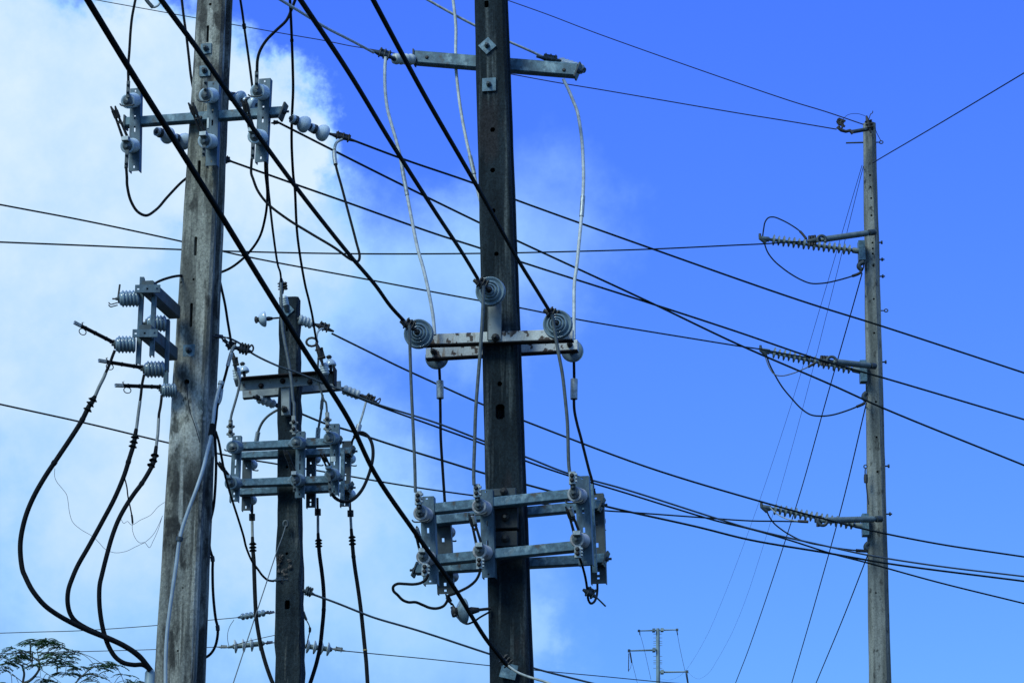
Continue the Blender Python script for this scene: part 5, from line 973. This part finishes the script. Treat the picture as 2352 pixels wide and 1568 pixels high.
cable('jumper_wire', 'hanging loop below the lowest long insulator of the slim pole, easing into the messenger', 'wire', D('y8', 122, 258, 145, 310, 180, 360, 240, 410, 300, 448, 380, 488, 450, 510, 540, 528, 680, 552, 800, 566, 890, 572), (44.6, 44.85), 3.4, 'line_cable', GRJ, sleeves=((q('y8', 805, 566), q('y8', 888, 572), 7.5, 'cast_iron', 'splice'),))
cable('jumper_wire', 'short pale wire along the lowest long insulator of the slim pole', 'wire', D('y8', 150, 240, 190, 280, 240, 312, 300, 335, 370, 346, 440, 350), (44.5, 44.35), 2.8, 'pale_cable', GRJ, sleeves=((q('y8', 365, 346), q('y8', 438, 350), 7, 'cast_iron', 'splice'),))
# hardware on the tip of the slim pole
clamp('tangle of bolted clamps on the very tip of the slim pole', q('y1', 1010, 125), q('y1', 1045, 260), 44.75, 44.75, 13, bolts=3, name='pole_top_clamp')
root = thing('pole_top_fitting', 'little rod arm pointing left at the tip of the slim pole with a coiled end', 'bracket', at(q('y1', 1040, 230), 44.8))
MB().tube([at(q('y1', 1060, 222), 44.8), at(q('y1', 900, 250), 44.7)], .035, 8).build('rod', 'dull_steel', root)
MB().tube([at(q('y1', x, y), 44.6) for x, y in ((905, 262), (880, 240), (850, 248), (815, 238), (785, 215), (800, 205))], [.035, .03, .028, .032, .03, .025], 8).build('dead_end', 'cast_iron', root)
m = MB(); pts_ = smooth_path([at(q('y1', x, y), 44.6) for x, y in ((820, 222), (820, 200), (808, 185), (815, 165), (828, 155))], 3); m.tube(pts_, .018, 6)
for p in pts_[3:-1:2]: m.tube([p - Vector((.07, 0, -.03)), p + Vector((.05, 0, -.02))], .018, 6)
m.build('coil', 'cast_iron', root)
cable('jumper_wire', 'hair thin arc over the little rod arm at the slim pole tip', 'wire', D('y1', 828, 150, 860, 120, 905, 108, 950, 110, 1000, 125), (44.6, 44.75), 1.2, 'bare_wire')
cable('tail_wire', 'short bent spike on the tip of the slim pole', 'wire', D('y1', 1030, 150, 1045, 110, 1058, 102, 1060, 86), (44.7, 44.7), 2.0, 'cast_iron')
cable('tail_wire', 'thin wire down the right side of the slim pole tip to an eye', 'wire', D('y1', 1075, 210, 1090, 255, 1110, 295, 1126, 325), (44.8, 44.8), 1.6, 'bare_wire')
root = thing('earth_lead', 'short ringed earth lead hanging on the left edge of the slim pole', 'wire', at(q('y2', 1000, 1300), 44.9))
MB().tube([at(q('y2', 1003 + 13 * math.cos(a), 1303 + 13 * math.sin(a)), 44.9) for a in [k * math.pi / 6 for k in range(13)]], .01, 6).build('ring', 'dull_steel', root)
MB().tube(smooth_path([at(q('y2', x, y), 44.9) for x, y in ((1003, 1316), (1000, 1350), (1006, 1390), (1010, 1450), (1018, 1530), (1026, 1600))], 4), .01, 6).build('wire', 'bare_wire', root)
MB().lathe(at(q('y2', 1006, 1365), 44.9), at(q('y2', 1006, 1390), 44.9), [(0, .03), (.07, .035), (.14, .03)], 8).build('clamp', 'cast_iron', root)
for lb, s, pts in (('hooked bracket under the topmost long insulator of the slim pole', 'y1', ((990, 1270), (955, 1290), (952, 1310), (972, 1330))), ('hooked bracket under the second long insulator of the slim pole', 'y2', ((1012, 725), (992, 745), (990, 765), (1005, 785))), ('hooked bracket under the lowest long insulator of the slim pole', 'y8', ((893, 512), (876, 530), (874, 548), (888, 560)))):
    m = MB(); m.tube(smooth_path([at(q(s, *p), 44.85) for p in pts], 4), .04, 8); m.build('hook_bracket', 'dull_steel', None, lb, 'bracket')

# ================================================================== far steel mast
YM = 220
mast = thing('transmission_mast', 'pale far off steel mast with four stub arms, low between the poles', 'mast', Vector((at((1512, 1568), YM).x, YM, 0)))
T = at(q('y3', 907, 437), YM); Bm = at(q('y3', 912, 1298), YM); d_ = (Bm - T) / (T.z - Bm.z); base = T + d_ * T.z; base.z = 0; u_ = pxm(T)
m = MB(); m.lathe(base, T, [(0, 5.2 * u_ * 2), (T.z * .5, 5.6 * u_ * 1.3), (T.z - 10, 5.3 * u_), (T.z - .3, 4.5 * u_), (T.z, 3.6 * u_)], 12); m.build('mast_tube', 'mast_steel', mast)
for (x0, y0, x1, y1, w) in ((870, 468, 610, 476, 3.2), (945, 464, 1208, 459, 3.2), (875, 775, 455, 788, 4.0), (945, 1122, 1365, 1117, 4.0)):
    A, B = at(q('y3', x0, y0), YM), at(q('y3', x1, y1), YM - .5); t = (B - A).normalized(); m = MB(); m.tube([A - t * .2, B], [w * u_ * .62, w * u_ * .42], 8); o = m.build('stub_arm', 'mast_steel', mast)
    m = MB(); m.box(A + t * .15, t * .12, Vector((0, .3, 0)), Vector((0, 0, w * u_ * 1.0))); m.build('arm_flange', 'mast_steel', o)
    m = MB(); m.box(B, t * .1, Vector((0, .1, 0)), Vector((0, 0, w * u_ * .75))); m.build('tip_plate', 'dull_steel', o)
for y in (525, 585, 640, 668, 705, 875, 940, 970, 992, 1060):
    for sx in (-1, 1):
        A = at(q('y3', 907 + sx * 30, y), YM); m = MB(); m.tube([A, A + Vector((sx * .2, 0, 0))], .02, 5); m.build('step_bolt', 'mast_steel', mast)
GMI = 'insulators hanging from the far mast'
def mi(label, pts, w):
    P = [at(q('y3', *p), YM - .6) for p in pts]; root = thing('mast_insulator', label, 'insulator', P[0], GMI); m = MB(); m.tube(P, w * u_ * .3, 6); m.build('rod', 'dull_steel', root)
    m = MB()
    for i in range(12):
        c = P[0].lerp(P[-1], (i + .5) / 12); m.lathe(c, c + (P[-1] - P[0]).normalized(), [(0, w * u_ * .3), (.06, w * u_ * .6), (.12, w * u_ * .3)], 6)
    m.build('sheds', 'bare_wire', root)
mi('plain string hanging straight from the left arm of the far mast', ((452, 820), (447, 1100)), 2.2)
mi('slanting string at the left arm of the far mast', ((470, 805), (495, 960)), 3.2)
mi('slanting string at the right arm of the far mast', ((1358, 1140), (1380, 1300)), 3.6)
mi('short string at the upper right arm tip of the far mast', ((1205, 470), (1215, 525)), 2.0)
mi('short stub below the upper left arm tip of the far mast', ((624, 485), (624, 520)), 2.0)
GMW = 'faint wires running down from the far mast'
for lb, pts in (('faint wire slanting right from the upper right arm of the far mast', ((1210, 500), (1245, 700), (1300, 960), (1330, 1090), (1370, 1300))), ('faint wire falling from the left arm of the far mast', ((495, 930), (545, 1130), (588, 1300))), ('faint wire falling from the upper left arm of the far mast', ((624, 515), (665, 650), (720, 880), (800, 1240))), ('small faint loop beside the left strings of the far mast', ((492, 960), (485, 1030), (465, 1080), (447, 1095)))):
    cable('thin_wire', lb, 'wire', D('y3', *[c for p in pts for c in p]), (YM - .6, YM - .4), .8, 'far_wire', GMW)

# ================================================================== tree at the lower left
YT = 40.0
def tp(x, y, dy=0): return at(q('y5', x, y), YT + dy)
tree = thing('feathery_tree', 'sparse feathery leaved tree with bare crooked limbs at the lower left corner', 'tree', Vector((tp(330, 1568).x, YT, 0)))
k_ = .23108 * pxm(tp(300, 1450)); rnd = random.Random(4)
m = MB(); base = Vector((tp(330, 1568).x, YT, 0)); fork = Vector((base.x - .15, YT, 5.6))
m.tube(smooth_path([base + Vector((0, 0, -.3)), base + Vector((.12, .1, 1.6)), base + Vector((-.1, -.1, 3.6)), fork], 6), [.22 - .0045 * i for i in range(19)], 12)
m.build('trunk', 'bark', tree)
LIMBS = [([fork, tp(230, 1680), tp(228, 1560), tp(240, 1470), tp(218, 1385)], 15, 10), ([tp(228, 1570), tp(290, 1545), tp(350, 1490), tp(390, 1420), tp(385, 1350), tp(330, 1310), tp(300, 1280)], 16, 6),
         ([tp(388, 1380), tp(380, 1300), tp(372, 1250), tp(385, 1200), tp(440, 1150)], 8, 3), ([tp(218, 1385), tp(270, 1375), tp(330, 1340), tp(400, 1300), tp(430, 1260)], 9, 4),
         ([fork, tp(560, 1760, -.3), tp(720, 1600, -.4), tp(800, 1510, -.4), tp(880, 1440, -.4), tp(960, 1395, -.5)], 14, 3), ([tp(860, 1470, -.4), tp(960, 1490, -.4), tp(1050, 1520, -.4), tp(1130, 1580, -.4)], 7, 3),
         ([tp(390, 1420), tp(480, 1480, .2), tp(560, 1530, .2), tp(640, 1590, .2)], 6, 3), ([tp(395, 1400), tp(470, 1390, .2), tp(560, 1380, .2), tp(660, 1410, .2)], 7, 2), ([tp(228, 1560), tp(150, 1500), tp(110, 1480), tp(60, 1430), tp(0, 1420)], 7, 3),
         ([tp(395, 1400), tp(400, 1460), tp(410, 1560)], 4, 3), ([tp(372, 1270), tp(460, 1215), tp(560, 1190), tp(640, 1190)], 5, 2), ([tp(430, 1290), tp(540, 1260), tp(680, 1250), tp(780, 1260)], 5, 2), ([tp(130, 1480), tp(160, 1510), tp(190, 1580)], 6, 4),
         ([tp(1020, 1740, -.5), tp(1150, 1640, -.6), tp(1260, 1570, -.6), tp(1340, 1550, -.6)], 8, 3), ([fork, tp(800, 1900, -.4), tp(1020, 1740, -.5)], 14, 8), ([tp(218, 1385), tp(150, 1370), tp(70, 1330), tp(0, 1310)], 6, 2), ([tp(300, 1290), tp(180, 1265), tp(90, 1230), tp(110, 1205)], 4, 2)]
tips = []
for P, a, b in LIMBS:
    pa = smooth_path(P, 6); n = len(pa); m = MB(); m.tube(pa, [k_ * (a + (b - a) * i / (n - 1)) * (1.0 if a > 10 else .6) for i in range(n)], 8); m.build('limb', 'bark', tree); tips.append(pa)
lf = MB(); tw = MB()
def frond(P, dx, size):
    """a feather leaf: a thin arching rib with paired leaflets"""
    L = size * rnd.uniform(.7, 1.25); dirv = Vector((dx, rnd.uniform(-.9, .9), rnd.uniform(-.05, .35))).normalized(); side = dirv.cross(Vector((0, 0, 1))).normalized(); pts = []
    for i in range(9):
        t = i / 8; pts.append(P + dirv * L * t + Vector((0, 0, -L * .42 * t * t)))
    tw.tube(pts[::2], .0022, 4)
    for i in range(1, 9):
        for sg in (-1, 1):
            if rnd.random() < .12: continue
            c = pts[i]; w = L * .33 * (1 - .35 * abs(i / 8 - .45)); o = (side * sg + dirv * .45 + Vector((0, 0, -.28 + rnd.uniform(-.12, .12)))).normalized(); b = dirv * L * .062
            lf.add([c - b, c + b, c + o * w + b * .8, c + o * w - b * .8], [(0, 1, 2, 3)])
CL = [(470, 1145, 60, 26), (360, 1150, 60, 16), (300, 1170, 40, 10), (400, 1170, 50, 10), (500, 1170, 50, 10), (620, 1200, 50, 10), (560, 1195, 60, 8), (120, 1225, 60, 9), (210, 1260, 70, 18), (150, 1300, 70, 14), (230, 1310, 70, 14), (60, 1365, 70, 16), (20, 1300, 50, 9), (30, 1430, 60, 9), (130, 1350, 60, 12),
      (480, 1270, 80, 16), (560, 1300, 80, 16), (640, 1280, 70, 12), (720, 1250, 60, 8), (520, 1350, 80, 14), (640, 1350, 70, 14), (700, 1400, 70, 16), (650, 1470, 60, 14), (740, 1470, 50, 10), (800, 1410, 50, 8), (430, 1520, 60, 10), (480, 1550, 60, 10), (450, 1360, 60, 8),
      (1030, 1370, 60, 14), (950, 1400, 60, 10), (1140, 1385, 60, 12), (1060, 1410, 60, 10), (900, 1480, 60, 10), (980, 1500, 50, 8), (880, 1530, 50, 8), (1220, 1480, 40, 5), (1300, 1550, 60, 10), (1370, 1550, 40, 6), (330, 1390, 50, 6), (120, 1600, 90, 14), (300, 1640, 100, 16), (560, 1640, 100, 18), (820, 1640, 100, 16), (1080, 1640, 90, 12)]
for x, y, sp, n in CL:
    dy = rnd.uniform(-.5, .5) - (.4 if x > 780 else 0); c = tp(x, y, dy)
    near = min((pt for pa in tips for pt in pa), key=lambda pt: (pt - c).length)
    tw.tube(smooth_path([near, near.lerp(c, .5) + Vector((0, 0, .03)), c], 3), .0045, 5)
    for i in range(max(3, int(n * .95))):
        e = sp * .23108 * pxm(c); P = c + Vector((rnd.gauss(0, e * .42), rnd.gauss(0, e * 1.0), rnd.gauss(0, e * .12))); frond(P, rnd.choice((-1, 1)), .138)
lf.build('foliage', 'leaf', tree); tw.build('twigs', 'bark', tree)
for x, y, l in ((300, 1260, 190), (318, 1320, 130), (567, 1420, 80), (450, 1130, 30)):
    A, B = tp(x + 5, y - l / 2), tp(x, y + l / 2); m = MB(); m.tube([A, A.lerp(B, .2), A.lerp(B, .6), A.lerp(B, .9), B], [k_ * 3, k_ * 8, k_ * 9, k_ * 7, k_ * 2], 8); m.build('seed_pod', 'dry_pod', tree)

for o in list(scene.objects):
    if '_base' in o.keys(): del o['_base']
    if '_n' in o.keys(): del o['_n']
